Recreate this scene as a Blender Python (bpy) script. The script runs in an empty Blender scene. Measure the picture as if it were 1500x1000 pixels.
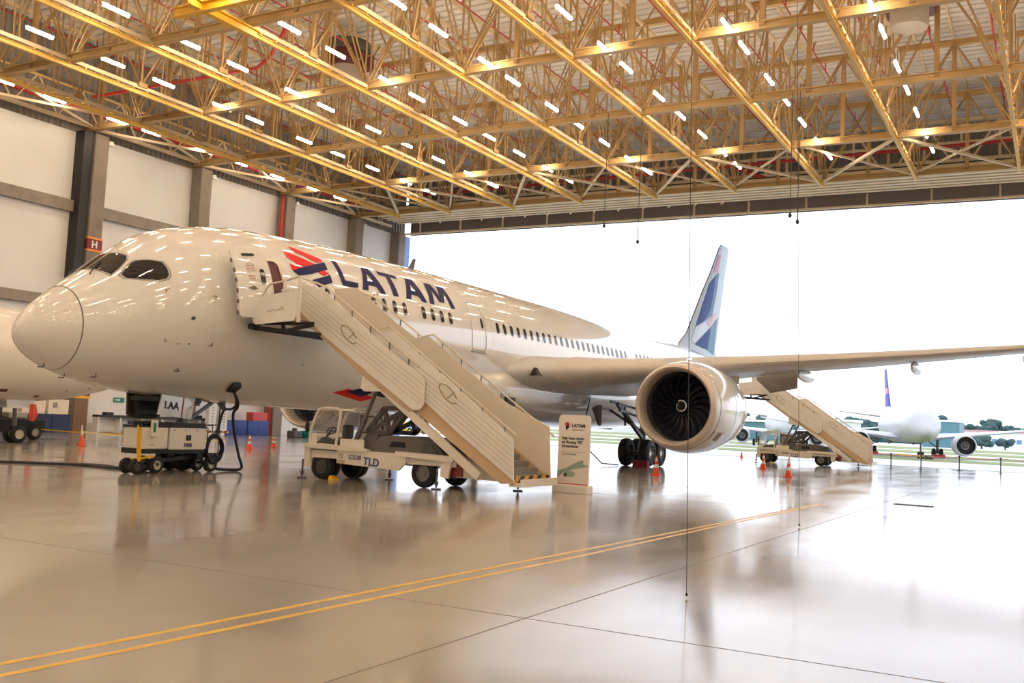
import bpy, bmesh, math, random
from mathutils import Vector, Matrix
from mathutils.geometry import tessellate_polygon
random.seed(7)
COL = bpy.context.scene.collection
PI = math.pi
R = math.radians

# ------------------------------------------------------------------ materials
def mat(name, col, rough=0.5, metal=0.0, spec=0.5, coat=0.0, var=0.0, vscale=2.0, rvar=0.0, emis=None, estr=0.0, bump=0.0, bscale=20.0, alpha=1.0, trans=0.0, stretch=None):
    m = bpy.data.materials.new(name); m.use_nodes = True
    nt = m.node_tree; b = nt.nodes['Principled BSDF']
    b.inputs['Base Color'].default_value = (*col, 1)
    b.inputs['Roughness'].default_value = rough
    b.inputs['Metallic'].default_value = metal
    b.inputs['Specular IOR Level'].default_value = spec
    b.inputs['Coat Weight'].default_value = coat
    b.inputs['Coat Roughness'].default_value = 0.03; b.inputs['Coat IOR'].default_value = 1.6
    b.inputs['Alpha'].default_value = alpha
    b.inputs['Transmission Weight'].default_value = trans
    if emis:
        b.inputs['Emission Color'].default_value = (*emis, 1)
        b.inputs['Emission Strength'].default_value = estr
    if var > 0 or rvar > 0 or bump > 0:
        tc = nt.nodes.new('ShaderNodeTexCoord'); mp = nt.nodes.new('ShaderNodeMapping')
        nt.links.new(tc.outputs['Object'], mp.inputs['Vector'])
        if stretch: mp.inputs['Scale'].default_value = stretch
        n = nt.nodes.new('ShaderNodeTexNoise'); n.inputs['Scale'].default_value = vscale; n.inputs['Detail'].default_value = 5
        nt.links.new(mp.outputs['Vector'], n.inputs['Vector'])
        if var > 0:
            r = nt.nodes.new('ShaderNodeMapRange'); r.inputs['From Min'].default_value = .3; r.inputs['From Max'].default_value = .7
            r.inputs['To Min'].default_value = 1 - var; r.inputs['To Max'].default_value = 1 + var * .6
            nt.links.new(n.outputs['Fac'], r.inputs['Value'])
            x = nt.nodes.new('ShaderNodeVectorMath'); x.operation = 'SCALE'; x.inputs[0].default_value = col
            nt.links.new(r.outputs['Result'], x.inputs['Scale']); nt.links.new(x.outputs['Vector'], b.inputs['Base Color'])
        if rvar > 0:
            r = nt.nodes.new('ShaderNodeMapRange'); r.inputs['From Min'].default_value = .3; r.inputs['From Max'].default_value = .7
            r.inputs['To Min'].default_value = max(0, rough - rvar); r.inputs['To Max'].default_value = rough + rvar
            nt.links.new(n.outputs['Fac'], r.inputs['Value']); nt.links.new(r.outputs['Result'], b.inputs['Roughness'])
        if bump > 0:
            n2 = nt.nodes.new('ShaderNodeTexNoise'); n2.inputs['Scale'].default_value = bscale; n2.inputs['Detail'].default_value = 3
            nt.links.new(mp.outputs['Vector'], n2.inputs['Vector'])
            bp = nt.nodes.new('ShaderNodeBump'); bp.inputs['Strength'].default_value = bump; bp.inputs['Distance'].default_value = .02
            nt.links.new(n2.outputs['Fac'], bp.inputs['Height']); nt.links.new(bp.outputs['Normal'], b.inputs['Normal'])
    return m

M = {}
M['skin'] = mat('aircraft_white_paint', (.80, .785, .76), .25, coat=1.0)
M['radome'] = mat('radome_paint', (.78, .75, .71), .25, coat=.8)
M['navy'] = mat('navy_paint', (.010, .008, .085), .45, spec=.15)
M['red'] = mat('coral_red_paint', (.75, .012, .018), .4, spec=.2)
M['glass_dark'] = mat('dark_cockpit_glass', (.01, .008, .012), .05, spec=.8)
M['win'] = mat('cabin_window_glass', (.022, .016, .014), .12, spec=.6)
M['seam'] = mat('dark_seam', (.16, .13, .11), .6)
M['greyline'] = mat('grey_outline', (.30, .28, .27), .5)
M['alu'] = mat('brushed_aluminium', (.62, .60, .58), .3, metal=.7, var=.06, vscale=3)
M['lip'] = mat('inlet_lip_metal', (.66, .58, .51), .34, metal=.35)
M['inlet'] = mat('inlet_liner', (.13, .13, .16), .35, metal=.15)
M['blade'] = mat('fan_blade_metal', (.12, .12, .17), .22, metal=.75)
M['black'] = mat('black_plastic', (.012, .012, .013), .5)
M['rubber'] = mat('black_rubber', (.014, .014, .016), .65, var=.2, vscale=6)
M['hub'] = mat('pale_wheel_hub', (.62, .58, .50), .45)
M['hubgrey'] = mat('grey_wheel_hub', (.20, .19, .19), .4, metal=.3)
M['darksteel'] = mat('dark_grey_steel', (.085, .08, .078), .5, var=.1)
M['gearsteel'] = mat('landing_gear_steel', (.13, .13, .14), .4, metal=.4)
M['cream'] = mat('cream_machine_paint', (.82, .76, .66), .4, var=.04, vscale=1.5)
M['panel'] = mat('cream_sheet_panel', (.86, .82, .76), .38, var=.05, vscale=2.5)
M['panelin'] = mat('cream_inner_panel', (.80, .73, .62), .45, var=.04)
M['rail'] = mat('cream_tube_rail', (.70, .62, .50), .35)
M['hood'] = mat('grey_engine_hood', (.15, .135, .125), .5, var=.08)
M['tread'] = mat('grey_stair_tread', (.25, .23, .21), .6)
M['yellow'] = mat('yellow_paint', (.85, .50, .03), .4)
M['gold'] = mat('gold_line', (.28, .20, .05), .4)
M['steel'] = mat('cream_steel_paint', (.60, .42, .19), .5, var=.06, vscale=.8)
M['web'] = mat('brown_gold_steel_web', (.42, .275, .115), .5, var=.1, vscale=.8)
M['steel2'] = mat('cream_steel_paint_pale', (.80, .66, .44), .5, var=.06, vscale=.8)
M['crail'] = mat('yellow_rail_paint', (.80, .52, .12), .45, var=.08, vscale=1.2)
M['redpipe'] = mat('red_pipe_paint', (.48, .03, .025), .4)
M['deck'] = mat('roof_sheet', (.86, .83, .78), .5, var=.05, vscale=.3)
M['wallpanel'] = mat('white_wall_panel', (.84, .835, .83), .75, var=.05, vscale=.35)
M['concrete'] = mat('brown_grey_concrete', (.27, .225, .185), .8, var=.18, vscale=1.2, bump=.3, bscale=6)
M['beamcon'] = mat('beam_concrete', (.31, .275, .235), .8, var=.18, vscale=1.5)
M['ribwall'] = mat('grey_ribbed_sheet', (.26, .235, .21), .6, var=.08)
M['orange'] = mat('cone_orange', (.88, .085, .02), .45)
M['white'] = mat('white_gloss', (.86, .85, .84), .35)
M['bluecab'] = mat('blue_cabinet', (.015, .05, .28), .35)
M['navycab'] = mat('dark_blue_cabinet', (.01, .016, .07), .35)
M['redbox'] = mat('red_box', (.62, .06, .05), .4)
M['green'] = mat('green_sign', (.01, .22, .17), .4)
M['offwhite'] = mat('off_white_board', (.84, .78, .73), .45)
M['ink'] = mat('dark_ink', (.03, .025, .04), .5)
M['greyink'] = mat('grey_ink', (.30, .27, .26), .5)
M['tubelight'] = mat('lamp_diffuser', (.9, .9, .9), .4, emis=(1.0, .79, .56), estr=82)
M['wood'] = mat('brown_door', (.22, .12, .065), .5)
M['asphalt'] = mat('apron_concrete', (.60, .60, .61), .55, var=.06, vscale=.05)
M['grass'] = mat('airfield_grass', (.23, .26, .10), .9, var=.3, vscale=.08, stretch=(.15, 1, 1))
M['leaf'] = mat('tree_foliage', (.045, .095, .09), .9, var=.4, vscale=.5)
M['bark'] = mat('tree_bark', (.10, .07, .05), .9)
M['bluecream'] = mat('pale_building', (.72, .74, .76), .6)
M['teal'] = mat('teal_glass_wall', (.08, .20, .23), .4)
M['redroof'] = mat('dull_red_roof', (.55, .30, .28), .7)
M['finblue'] = mat('fin_pale_blue', (.36, .44, .50), .35)
M['finnavy'] = mat('fin_deep_blue', (.012, .05, .24), .5, spec=.15)
M['finmid'] = mat('fin_mid_blue', (.15, .26, .40), .5, spec=.15)
M['finpale'] = mat('fin_pale_band', (.46, .50, .54), .3)
M['finred'] = mat('fin_coral', (.45, .07, .16), .35)
M['finpink'] = mat('fin_pale_coral', (.50, .28, .32), .35)
M['jet'] = mat('jet_white_paint', (.50, .50, .52), .35)
M['indigo'] = mat('fin_indigo', (.03, .03, .30), .5)
M['clear'] = mat('clear_cab_glass', (.85, .9, .92), .05, alpha=.22)
M['maroon'] = mat('maroon_shroud', (.10, .02, .025), .5)
M['greydrum'] = mat('grey_drum', (.42, .38, .33), .5)
M['planeprint'] = mat('printed_plane_green', (.30, .40, .34), .5)
M['printdark'] = mat('printed_dark_green', (.06, .09, .08), .5)
M['hose'] = mat('black_hose', (.016, .015, .03), .45)

# floor: polished resin
def floor_mat():
    m = bpy.data.materials.new('polished_resin_floor'); m.use_nodes = True
    nt = m.node_tree; b = nt.nodes['Principled BSDF']
    tc = nt.nodes.new('ShaderNodeTexCoord')
    def noise(scale, sc=(1, 1, 1), detail=4):
        mp = nt.nodes.new('ShaderNodeMapping'); mp.inputs['Scale'].default_value = sc
        nt.links.new(tc.outputs['Object'], mp.inputs['Vector'])
        n = nt.nodes.new('ShaderNodeTexNoise'); n.inputs['Scale'].default_value = scale; n.inputs['Detail'].default_value = detail
        nt.links.new(mp.outputs['Vector'], n.inputs['Vector']); return n
    def rng(src, a, b_, lo=.3, hi=.7):
        r = nt.nodes.new('ShaderNodeMapRange'); r.inputs['From Min'].default_value = lo; r.inputs['From Max'].default_value = hi
        r.inputs['To Min'].default_value = a; r.inputs['To Max'].default_value = b_
        nt.links.new(src.outputs['Fac'], r.inputs['Value']); return r
    n1 = noise(.25); mx = nt.nodes.new('ShaderNodeMix'); mx.data_type = 'RGBA'
    mx.inputs['A'].default_value = (.345, .31, .275, 1); mx.inputs['B'].default_value = (.43, .395, .355, 1)
    nt.links.new(rng(n1, 0, 1).outputs['Result'], mx.inputs['Factor']); nt.links.new(mx.outputs['Result'], b.inputs['Base Color'])
    n2 = noise(.6, (1, .35, 1)); nt.links.new(rng(n2, .07, .17).outputs['Result'], b.inputs['Roughness'])
    b.inputs['Specular IOR Level'].default_value = .62
    n3 = noise(.9, (1, .6, 1), 2)
    bp = nt.nodes.new('ShaderNodeBump'); bp.inputs['Strength'].default_value = .10; bp.inputs['Distance'].default_value = .03
    nt.links.new(n3.outputs['Fac'], bp.inputs['Height']); nt.links.new(bp.outputs['Normal'], b.inputs['Normal'])
    return m
M['floor'] = floor_mat()

def stripe_mat():
    m = bpy.data.materials.new('black_yellow_hazard'); m.use_nodes = True
    nt = m.node_tree; b = nt.nodes['Principled BSDF']
    tc = nt.nodes.new('ShaderNodeTexCoord'); mp = nt.nodes.new('ShaderNodeMapping'); mp.inputs['Rotation'].default_value = (R(45), 0, 0)
    w = nt.nodes.new('ShaderNodeTexWave'); w.bands_direction = 'Y'; w.inputs['Scale'].default_value = .9
    cr = nt.nodes.new('ShaderNodeValToRGB'); cr.color_ramp.interpolation = 'CONSTANT'
    cr.color_ramp.elements[0].color = (.015, .012, .012, 1); cr.color_ramp.elements[1].position = .5; cr.color_ramp.elements[1].color = (.75, .36, .03, 1)
    nt.links.new(tc.outputs['Object'], mp.inputs['Vector']); nt.links.new(mp.outputs['Vector'], w.inputs['Vector'])
    nt.links.new(w.outputs['Fac'], cr.inputs['Fac']); nt.links.new(cr.outputs['Color'], b.inputs['Base Color'])
    return m
M['hazard'] = stripe_mat()

# ------------------------------------------------------------------ mesh building
class MB:
    def __init__(s): s.v = []; s.f = []
    def add(s, vs, fs):
        o = len(s.v); s.v += [tuple(v) for v in vs]; s.f += [tuple(i + o for i in f) for f in fs]; return s
    def box(s, x0, x1, y0, y1, z0, z1):
        return s.add([(x0,y0,z0),(x1,y0,z0),(x1,y1,z0),(x0,y1,z0),(x0,y0,z1),(x1,y0,z1),(x1,y1,z1),(x0,y1,z1)],
                     [(0,3,2,1),(4,5,6,7),(0,1,5,4),(1,2,6,5),(2,3,7,6),(3,0,4,7)])
    def cbox(s, x0, x1, y0, y1, z0, z1, c):
        # box with chamfered vertical and horizontal edges (8 corners cut)
        r = []
        for z, k in ((z0, c), (z0 + c, 0), (z1 - c, 0), (z1, c)):
            e = c
            X0, X1, Y0_, Y1 = x0 + k, x1 - k, y0 + k, y1 - k
            r.append([(X0+e,Y0_,z),(X1-e,Y0_,z),(X1,Y0_+e,z),(X1,Y1-e,z),(X1-e,Y1,z),(X0+e,Y1,z),(X0,Y1-e,z),(X0,Y0_+e,z)])
        return s.loft(r, caps=True)
    def beam(s, p, q, w, h=None, up=(0,0,1)):
        h = h or w; p = Vector(p); q = Vector(q); d = (q - p).normalized(); u = Vector(up)
        if abs(d.dot(u)) > .98: u = Vector((0,1,0))
        a = d.cross(u).normalized() * (w/2); b = a.cross(d).normalized() * (h/2)
        vs = [p-a-b, p+a-b, p+a+b, p-a+b, q-a-b, q+a-b, q+a+b, q-a+b]
        return s.add(vs, [(0,1,2,3),(7,6,5,4),(0,4,5,1),(1,5,6,2),(2,6,7,3),(3,7,4,0)])
    def ibeam(s, p, q, w, h, t=.03):
        p = Vector(p); q = Vector(q); d = (q - p).normalized(); a = d.cross(Vector((0,0,1))).normalized(); b = Vector((0,0,1))
        s.beam(p + b*(h/2 - t/2), q + b*(h/2 - t/2), w, t); s.beam(p - b*(h/2 - t/2), q - b*(h/2 - t/2), w, t)
        return s.beam(p, q, t, h - 2*t)
    def tube(s, pts, r, n=8, closed=False, cap=True):
        pts = [Vector(p) for p in pts]; rings = []; prev = None
        for i, p in enumerate(pts):
            if closed: d = pts[(i+1) % len(pts)] - pts[i-1]
            else: d = (pts[min(i+1, len(pts)-1)] - pts[max(i-1, 0)])
            d.normalize()
            if prev is None:
                u = Vector((0,0,1)) if abs(d.z) < .9 else Vector((0,1,0)); a = d.cross(u).normalized()
            else: a = (prev - d * prev.dot(d)).normalized()
            prev = a; b = d.cross(a); rr = r[i] if isinstance(r, (list, tuple)) else r
            rings.append([p + a*math.cos(2*PI*k/n)*rr + b*math.sin(2*PI*k/n)*rr for k in range(n)])
        if closed: rings.append(rings[0])
        return s.loft(rings, caps=cap and not closed)
    def loft(s, rings, caps=False, wrap=True):
        n = len(rings[0]); vs = [v for r in rings for v in r]; fs = []
        for i in range(len(rings)-1):
            for k in range(n if wrap else n-1):
                k2 = (k+1) % n; fs.append((i*n+k, i*n+k2, (i+1)*n+k2, (i+1)*n+k))
        if caps: fs.append(tuple(reversed(range(n)))); fs.append(tuple((len(rings)-1)*n + k for k in range(n)))
        return s.add(vs, fs)
    def lathe(s, prof, c=(0,0,0), axis='Z', n=32, caps=False, a0=0, a1=2*PI):
        rings = []
        full = abs(a1 - a0 - 2*PI) < 1e-6
        for r, t in prof:
            ring = []
            for k in range(n if full else n+1):
                a = a0 + (a1-a0)*k/n; x, y = r*math.cos(a), r*math.sin(a)
                ring.append({'Z': (c[0]+x, c[1]+y, c[2]+t), 'Y': (c[0]+x, c[1]+t, c[2]+y), 'X': (c[0]+t, c[1]+x, c[2]+y)}[axis])
            rings.append(ring)
        return s.loft(rings, caps=caps, wrap=full)
    def cyl(s, c, r, h, axis='Z', n=20): return s.lathe([(r, -h/2), (r, h/2)], c, axis, n, caps=True)
    def plate(s, poly, y0, y1, plane='XZ'):
        # polygon (a,b) extruded between y0 and y1 along the missing axis
        def P(a, b, t): return {'XZ': (a, t, b), 'YZ': (t, a, b), 'XY': (a, b, t)}[plane]
        n = len(poly); vs = [P(a, b, y0) for a, b in poly] + [P(a, b, y1) for a, b in poly]
        fs = [tuple(range(n)), tuple(reversed(range(n, 2*n)))] + [(k, (k+1) % n, n + (k+1) % n, n + k) for k in range(n)]
        return s.add(vs, fs)
    def sphere(s, c, r, n=12, m=8, sc=(1,1,1)):
        rings = [[(c[0]+sc[0]*r*math.sin(PI*j/m)*math.cos(2*PI*k/n), c[1]+sc[1]*r*math.sin(PI*j/m)*math.sin(2*PI*k/n), c[2]+sc[2]*r*math.cos(PI*j/m)) for k in range(n)] for j in range(m+1)]
        return s.loft(rings)
    def mesh(s, name, m, org=(0,0,0), smooth=False, ang=35):
        me = bpy.data.meshes.new(name); me.from_pydata([(v[0]-org[0], v[1]-org[1], v[2]-org[2]) for v in s.v], [], s.f)
        b = bmesh.new(); b.from_mesh(me); bmesh.ops.remove_doubles(b, verts=b.verts, dist=1e-5)
        bmesh.ops.recalc_face_normals(b, faces=b.faces); b.to_mesh(me); b.free()
        me.materials.append(m)
        if smooth:
            for p in me.polygons: p.use_smooth = True
            me.set_sharp_from_angle(angle=R(ang))
        return me
    def build(s, name, m, parent=None, org=None, smooth=False, loc=None, ang=35, label=None):
        if org is None: org = tuple(parent['_o']) if (parent is not None and '_o' in parent) else (0,0,0)
        o = bpy.data.objects.new(name, s.mesh(name, m, org, smooth, ang)); COL.objects.link(o)
        if parent is not None: o.parent = parent; o['_o'] = org
        else: o.location = org if loc is None else loc
        if label: o['label'] = label
        return o

def inst(name, me, parent, loc=(0,0,0), rot=None, scale=None):
    o = bpy.data.objects.new(name, me); COL.objects.link(o); o.parent = parent; o.location = loc
    if rot: o.rotation_euler = rot
    if scale: o.scale = scale
    return o
def thing(name, label, cat, loc=(0,0,0), group=None, org=None):
    o = bpy.data.objects.new(name, None); COL.objects.link(o); o.empty_display_size = .3
    o.location = loc; o['_o'] = tuple(loc if org is None else org); o['label'] = label; o['category'] = cat
    if group: o['group'] = group
    return o
def tag(o, label, cat, group=None, kind=None):
    o['label'] = label; o['category'] = cat
    if group: o['group'] = group
    if kind: o['kind'] = kind
    return o
def struct(mb, name, m, **k):
    o = mb.build(name, m, **k); o['kind'] = 'structure'; return o
def copy_tree(o, loc=None, label=None, parent=None, group=None):
    c = o.copy(); COL.objects.link(c)
    if parent is not None: c.parent = parent
    if loc is not None: c.location = loc
    if label: c['label'] = label
    if group: c['group'] = group
    for ch in list(o.children): copy_tree(ch, parent=c)
    return c
def text(body, size, m, name, parent, loc, rot, ext=.004, bold=0.0, align='LEFT', sx=1.0, shear=0.0):
    cu = bpy.data.curves.new(name, 'FONT'); cu.body = body; cu.size = size; cu.extrude = ext; cu.offset = bold; cu.align_x = align; cu.shear = shear
    cu.materials.append(m)
    tmp = bpy.data.objects.new(name, cu); COL.objects.link(tmp); bpy.context.view_layer.update()
    me = bpy.data.meshes.new_from_object(tmp.evaluated_get(bpy.context.evaluated_depsgraph_get())); bpy.data.objects.remove(tmp); me.name = name
    o = bpy.data.objects.new(name, me); COL.objects.link(o)
    org = Vector(tuple(parent['_o'])) if (parent is not None and '_o' in parent) else Vector((0,0,0))
    if parent is not None: o.parent = parent; o.location = Vector(loc) - org
    else: o.location = loc
    o.rotation_euler = rot; o.scale = (sx, 1, 1)
    return o
ORD = ['first','second','third','fourth','fifth','sixth','seventh','eighth','ninth','tenth','eleventh','twelfth','thirteenth','fourteenth','fifteenth','sixteenth','seventeenth','eighteenth','nineteenth','twentieth']

# ------------------------------------------------------------------ hangar shell
XL, XR, YB, YD, ZR, ZB = -54.9, 42.0, -32.0, 77.5, 25.1, 19.4
struct(MB().box(XL-1, XR+1, YB-1, YD+.6, -.4, 0), 'floor', M['floor'])
# floor slab joints and painted lines
j = MB()
for x in (-4.55, -26.0, -42.0, 8.0, 18.0): j.box(x-.008, x+.008, -20, 76, 0, .0015)
for y in (8.75, 26.0, 43.0, 60.0): j.box(-50, 30, y-.008, y+.008, 0, .0015)
struct(j, 'trim_1', mat('joint_filler', (.16, .13, .11), .6))
def ribbon(pts, w, z=.002, h=.003):
    mb = MB(); L = []
    for i, p in enumerate(pts):
        a = Vector((*pts[max(i-1,0)], 0)); b = Vector((*pts[min(i+1, len(pts)-1)], 0)); d = (b-a).normalized(); n = Vector((-d.y, d.x, 0))*w/2
        P = Vector((*p, 0)); L.append([(P+n+Vector((0,0,z))), (P-n+Vector((0,0,z)))])
    return mb.loft(L, wrap=False)
M['linep'] = mat('yellow_floor_paint', (.80, .47, .015), .3, var=.12, vscale=3)
for k, pts in enumerate(([(-6.72, 3.0), (-6.62, 5.5), (-6.5, 10), (-6.36, 14), (-6.15, 20.9), (-5.9, 29)], [(-6.42, 3.0), (-6.33, 5.5), (-6.2, 10), (-6.1, 13), (-6.0, 20.3), (-5.75, 29)])):
    o = ribbon(pts, .085).build('floor_marking_line', M['linep'])
    tag(o, ['yellow painted floor line nearer the airliner, one of a close pair', 'yellow painted floor line farther from the airliner, one of a close pair'][k], 'floor line', 'pair of yellow floor lines', 'thing')
# drain cover
d = thing('drain_cover', 'dark rectangular drain cover set in the polished floor', 'drain cover', (-3.72, 31.6, 0))
MB().box(-4.26, -3.18, 31.42, 31.78, 0, .012).build('plate', M['darksteel'], d)
b = MB()
for k in range(9): b.box(-4.2+.12*k, -4.13+.12*k, 31.47, 31.73, .012, .02)
b.build('grate', M['black'], d)

# left wall
w = MB(); w.box(XL-.3, XL, YB, YD-1.2, 0, 19.05)
struct(w, 'wall_left', M['wallpanel'])
cols = [41.9 - 9.05*k for k in range(9)][::-1] + [50.9, 59.95, 68.95]
w = MB()
for i in range(260):
    y = YB + i*.42
    if y > YD: break
    w.plate([(XL-.3, y), (XL-.12, y), (XL-.02, y+.08), (XL-.02, y+.22), (XL-.12, y+.30), (XL-.12, y+.42), (XL-.3, y+.42)], 19.05, 25.2, 'XY')
struct(w, 'wall_left_upper', M['ribwall'])
for n_, (z0, z1) in enumerate(((13.87, 14.61), (7.8, 8.45))):
    struct(MB().box(XL, XL+.35, YB, 75.4, z0, z1), 'trim_%d' % (n_+2), M['beamcon'])
for n_, y in enumerate(cols + [75.4]):
    o = MB().cbox(XL, XL+1.0, y-.62, y+.42, 0, 19.1, .03).build('wall_column', M['concrete'], org=(XL+.5, y-.1, 0))
    tag(o, 'brown concrete wall column, %s from the open hangar door' % ORD[len(cols)-n_], 'column', 'concrete columns along the left wall', 'structure')
# narrow steel edge on each column face toward the door (pale)
MBp = MB()
for y in cols: MBp.box(XL, XL+.12, y+.42, y+.50, 0, 19.0)
struct(MBp, 'trim_4', M['white'])
# column letter band
t = thing('column_marker_band', 'dark red band with orange edges and white H letters round a column', 'marker band', (XL+1.0, 41.8, 11.6))
MB().box(XL-.0, XL+1.03, 41.25, 42.35, 11.62, 12.28).build('band', mat('dark_red_band', (.22, .02, .02), .5), t)
M['oband'] = mat('orange_band', (.85, .32, .05), .5)
MB().box(XL, XL+1.04, 41.24, 42.36, 12.28, 12.4).build('band_edge', M['oband'], t)
MB().box(XL, XL+1.04, 41.24, 42.36, 11.5, 11.62).build('band_edge', M['oband'], t)
text('H', .62, M['white'], 'letter', t, (XL+.25, 41.235, 11.74), (PI/2, 0, 0), bold=.02)
text('H', .62, M['white'], 'letter', t, (XL+1.045, 41.55, 11.74), (PI/2, 0, PI/2), bold=.02)
t = thing('column_foot_band', 'red and orange band low on the brown column beside the white wall', 'marker band', (XL+1.0, 41.8, 1.7))
MB().box(XL, XL+1.03, 41.25, 42.35, 2.3, 2.9).build('band', mat('dark_red_band_b', (.30, .02, .03), .5), t)
MB().box(XL, XL+1.04, 41.24, 42.36, 2.14, 2.3).build('band_edge', M['yellow'], t)
text('H', .5, M['white'], 'letter', t, (XL+1.045, 41.6, 2.4), (PI/2, 0, PI/2), bold=.02)
# black upright strip beside a column, and a red fire pipe
o = MB().box(XL, XL+.85, 40.55, 41.2, 2.9, 19.1).build('black_strip', M['black'], org=(XL+.4, 40.9, 2.9)); tag(o, 'black vertical strip against the first visible brown column', 'duct', kind='structure')
o = MB().tube([(XL+.75, 59.12, 0), (XL+.75, 59.12, 19.0)], .13, 10).build('fire_pipe', M['redpipe'], org=(XL+.75, 59.2, 0), smooth=True)
tag(o, 'red vertical fire pipe beside the third visible wall column', 'pipe')
# rear and right wall, roof deck
w = MB(); w.box(XL, XR, YB-.3, YB, 0, 3); w.box(XL, XR, YB-.3, YB, 9, 25.1)
for x0, x1 in ((XL, -44), (-38, -30), (-24, -8), (0, 8), (14, XR)): w.box(x0, x1, YB-.3, YB, 3, 9)
struct(w, 'wall_back', M['wallpanel'])
struct(MB().box(XR, XR+.3, YB, YD, 0, 25.1), 'wall_right', M['wallpanel'])
dk = MB(); y = YB - 1; prof = []
while y < YD + .5:
    prof += [(y, ZR), (y+.50, ZR), (y+.51, ZR+.42), (y+.67, ZR+.42), (y+.68, ZR)]; y += .68
dk.loft([[(XL-.5, a, z) for a, z in prof], [(XR+.5, a, z) for a, z in prof]], wrap=False)
dk.box(XL-.5, XR+.5, YB-1, YD+.6, ZR+.45, ZR+.6)
struct(dk, 'ceiling', M['deck'])
# purlins under the deck
pu = MB()
x = XL + 1.2; k = 0
while x < XR: pu.beam((x, YB, ZR-.14), (x, YD, ZR-.14), .10, .26); x += 2.02
struct(pu, 'ceiling_purlins', M['steel2'])
# door wall above the opening
dw = MB(); i = 0; x = XL
while x < XR:
    dw.plate([(x, YD), (x, YD-.12), (x+.2, YD-.12), (x+.26, YD), (x+.46, YD), (x+.46, YD+.1), (x, YD+.1)], 20.6, 25.2, 'XY'); x += .46
struct(dw, 'wall_front', M['ribwall'])
dg = MB()
dg.box(XL+1, XR, 77.2, 77.35, 22.2, 22.5); dg.box(XL+1, XR, 77.2, 77.35, 20.7, 20.9)
struct(dg, 'trim_5', M['steel2'])
# sliding door header: stacked track boxes
hd = MB()
hd.box(XL+1.1, XR, 76.4, 76.55, 19.05, 20.75)
struct(hd, 'trim_6', mat('header_dark_sheet', (.22, .19, .17), .6))
tr = thing('door_track', 'long cream ribbed sliding door track spanning above the open doorway', 'door track', (-10, 74.8, 18.9))
for yy in (70.9, 71.7, 72.5, 73.3, 74.1):
    MB().box(XL+1.1, XR, yy, yy+.42, 19.78, 20.12).build('track_rail', M['steel2'], tr)
MB().box(XL+1.1, XR, 70.4, 70.6, 19.95, 20.35).build('track_fascia', M['steel2'], tr)
MB().box(XL+1.1, XR, 70.3, 70.42, 20.35, 20.42).build('cable_tray', M['black'], tr)
MB().box(XL+1.1, XR, 75.1, 75.3, 18.88, 19.02).build('lower_rail', M['steel2'], tr)
pm = MB().beam((0,0,0), (0,0,.85), .12).mesh('hanger_post', M['steel2'])
km = MB().beam((0,0,.85), (1.6, -2.6, .95), .14).mesh('knee_brace', M['steel2'])
x = XL + 3
while x < 6:
    inst('hanger_post', pm, tr, (x+10, 75.2-74.8, 19.0-18.9))
    x += 4.4
x = XL + 3
while x < -22:
    inst('knee_brace', km, tr, (x+10, 75.2-74.8, 19.0-18.9)); x += 2.2
# blue door edge at the far left of the opening
o = MB().box(XL+.35, XL+.75, 76.1, 76.9, 0, 18.95).build('door_1', mat('blue_door_edge', (.20, .34, .72), .5)); o['kind'] = 'structure'
o = MB().box(XL-.1, XL+.34, 75.9, 77.0, 0, 19.0).build('door_2', M['white']); o['kind'] = 'structure'
# ------------------------------------------------------------------ roof steelwork
ZT = 24.45
XK = [-2.1 - 6.05*k for k in range(8)] + [-49.7]              # rails / longitudinal trusses, counted from the right
XK_all = [22.1, 16.05, 10.0, 3.95] + XK
YK = [68.6, 59.45, 50.3, 41.2, 32.1]
H_ = ZT - ZB
def pair(mb, p, q, g, w, ax):
    g = Vector(ax) * g/2
    mb.beam(Vector(p)-g, Vector(q)-g, w); mb.beam(Vector(p)+g, Vector(q)+g, w)
    d = Vector(q)-Vector(p); n = max(2, int(d.length/1.3))
    for i in range(1, n):
        c = Vector(p) + d*i/n; mb.beam(c-g, c+g, w*.7, w*.7)
    return mb
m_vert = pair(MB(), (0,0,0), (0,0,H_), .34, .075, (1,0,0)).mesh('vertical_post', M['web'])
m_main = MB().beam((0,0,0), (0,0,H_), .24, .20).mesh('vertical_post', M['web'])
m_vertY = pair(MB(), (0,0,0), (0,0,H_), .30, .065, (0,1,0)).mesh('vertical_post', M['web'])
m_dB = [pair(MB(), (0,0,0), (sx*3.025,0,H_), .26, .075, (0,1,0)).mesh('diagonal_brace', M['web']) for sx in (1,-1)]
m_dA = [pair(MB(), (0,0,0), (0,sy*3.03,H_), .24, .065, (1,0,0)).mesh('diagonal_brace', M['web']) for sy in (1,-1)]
m_gus = MB().box(-.35, .35, -.02, .02, -.05, .5).mesh('gusset_plate', M['steel2'])
for j_, y in enumerate(YK + [23.0, 13.9, 4.8, -4.3, -13.4, -22.5]):
    near = j_ < 5
    t = thing('roof_truss', 'deep cream steel roof truss crossing the hangar, %s from the door wall' % ORD[j_], 'truss', (0, y, ZB), 'cross trusses under the roof')
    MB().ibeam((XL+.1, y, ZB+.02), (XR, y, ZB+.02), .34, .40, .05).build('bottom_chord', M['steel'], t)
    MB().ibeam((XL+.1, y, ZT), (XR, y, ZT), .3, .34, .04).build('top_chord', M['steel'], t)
    if not near: continue
    xs = [-2.1 + 3.025*m for m in range(-17, 6)]
    for i, x in enumerate(xs):
        if y < 40 and x > -8: continue
        inst('vertical_post', m_vert if i % 2 else m_main, t, (x, 0, 0))
        if i % 2 == 1 and x+3.1 < XR:
            inst('diagonal_brace', m_dB[0], t, (x-.0, 0, 0)); inst('diagonal_brace', m_dB[1], t, (x, 0, 0))
ra = {}
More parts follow.
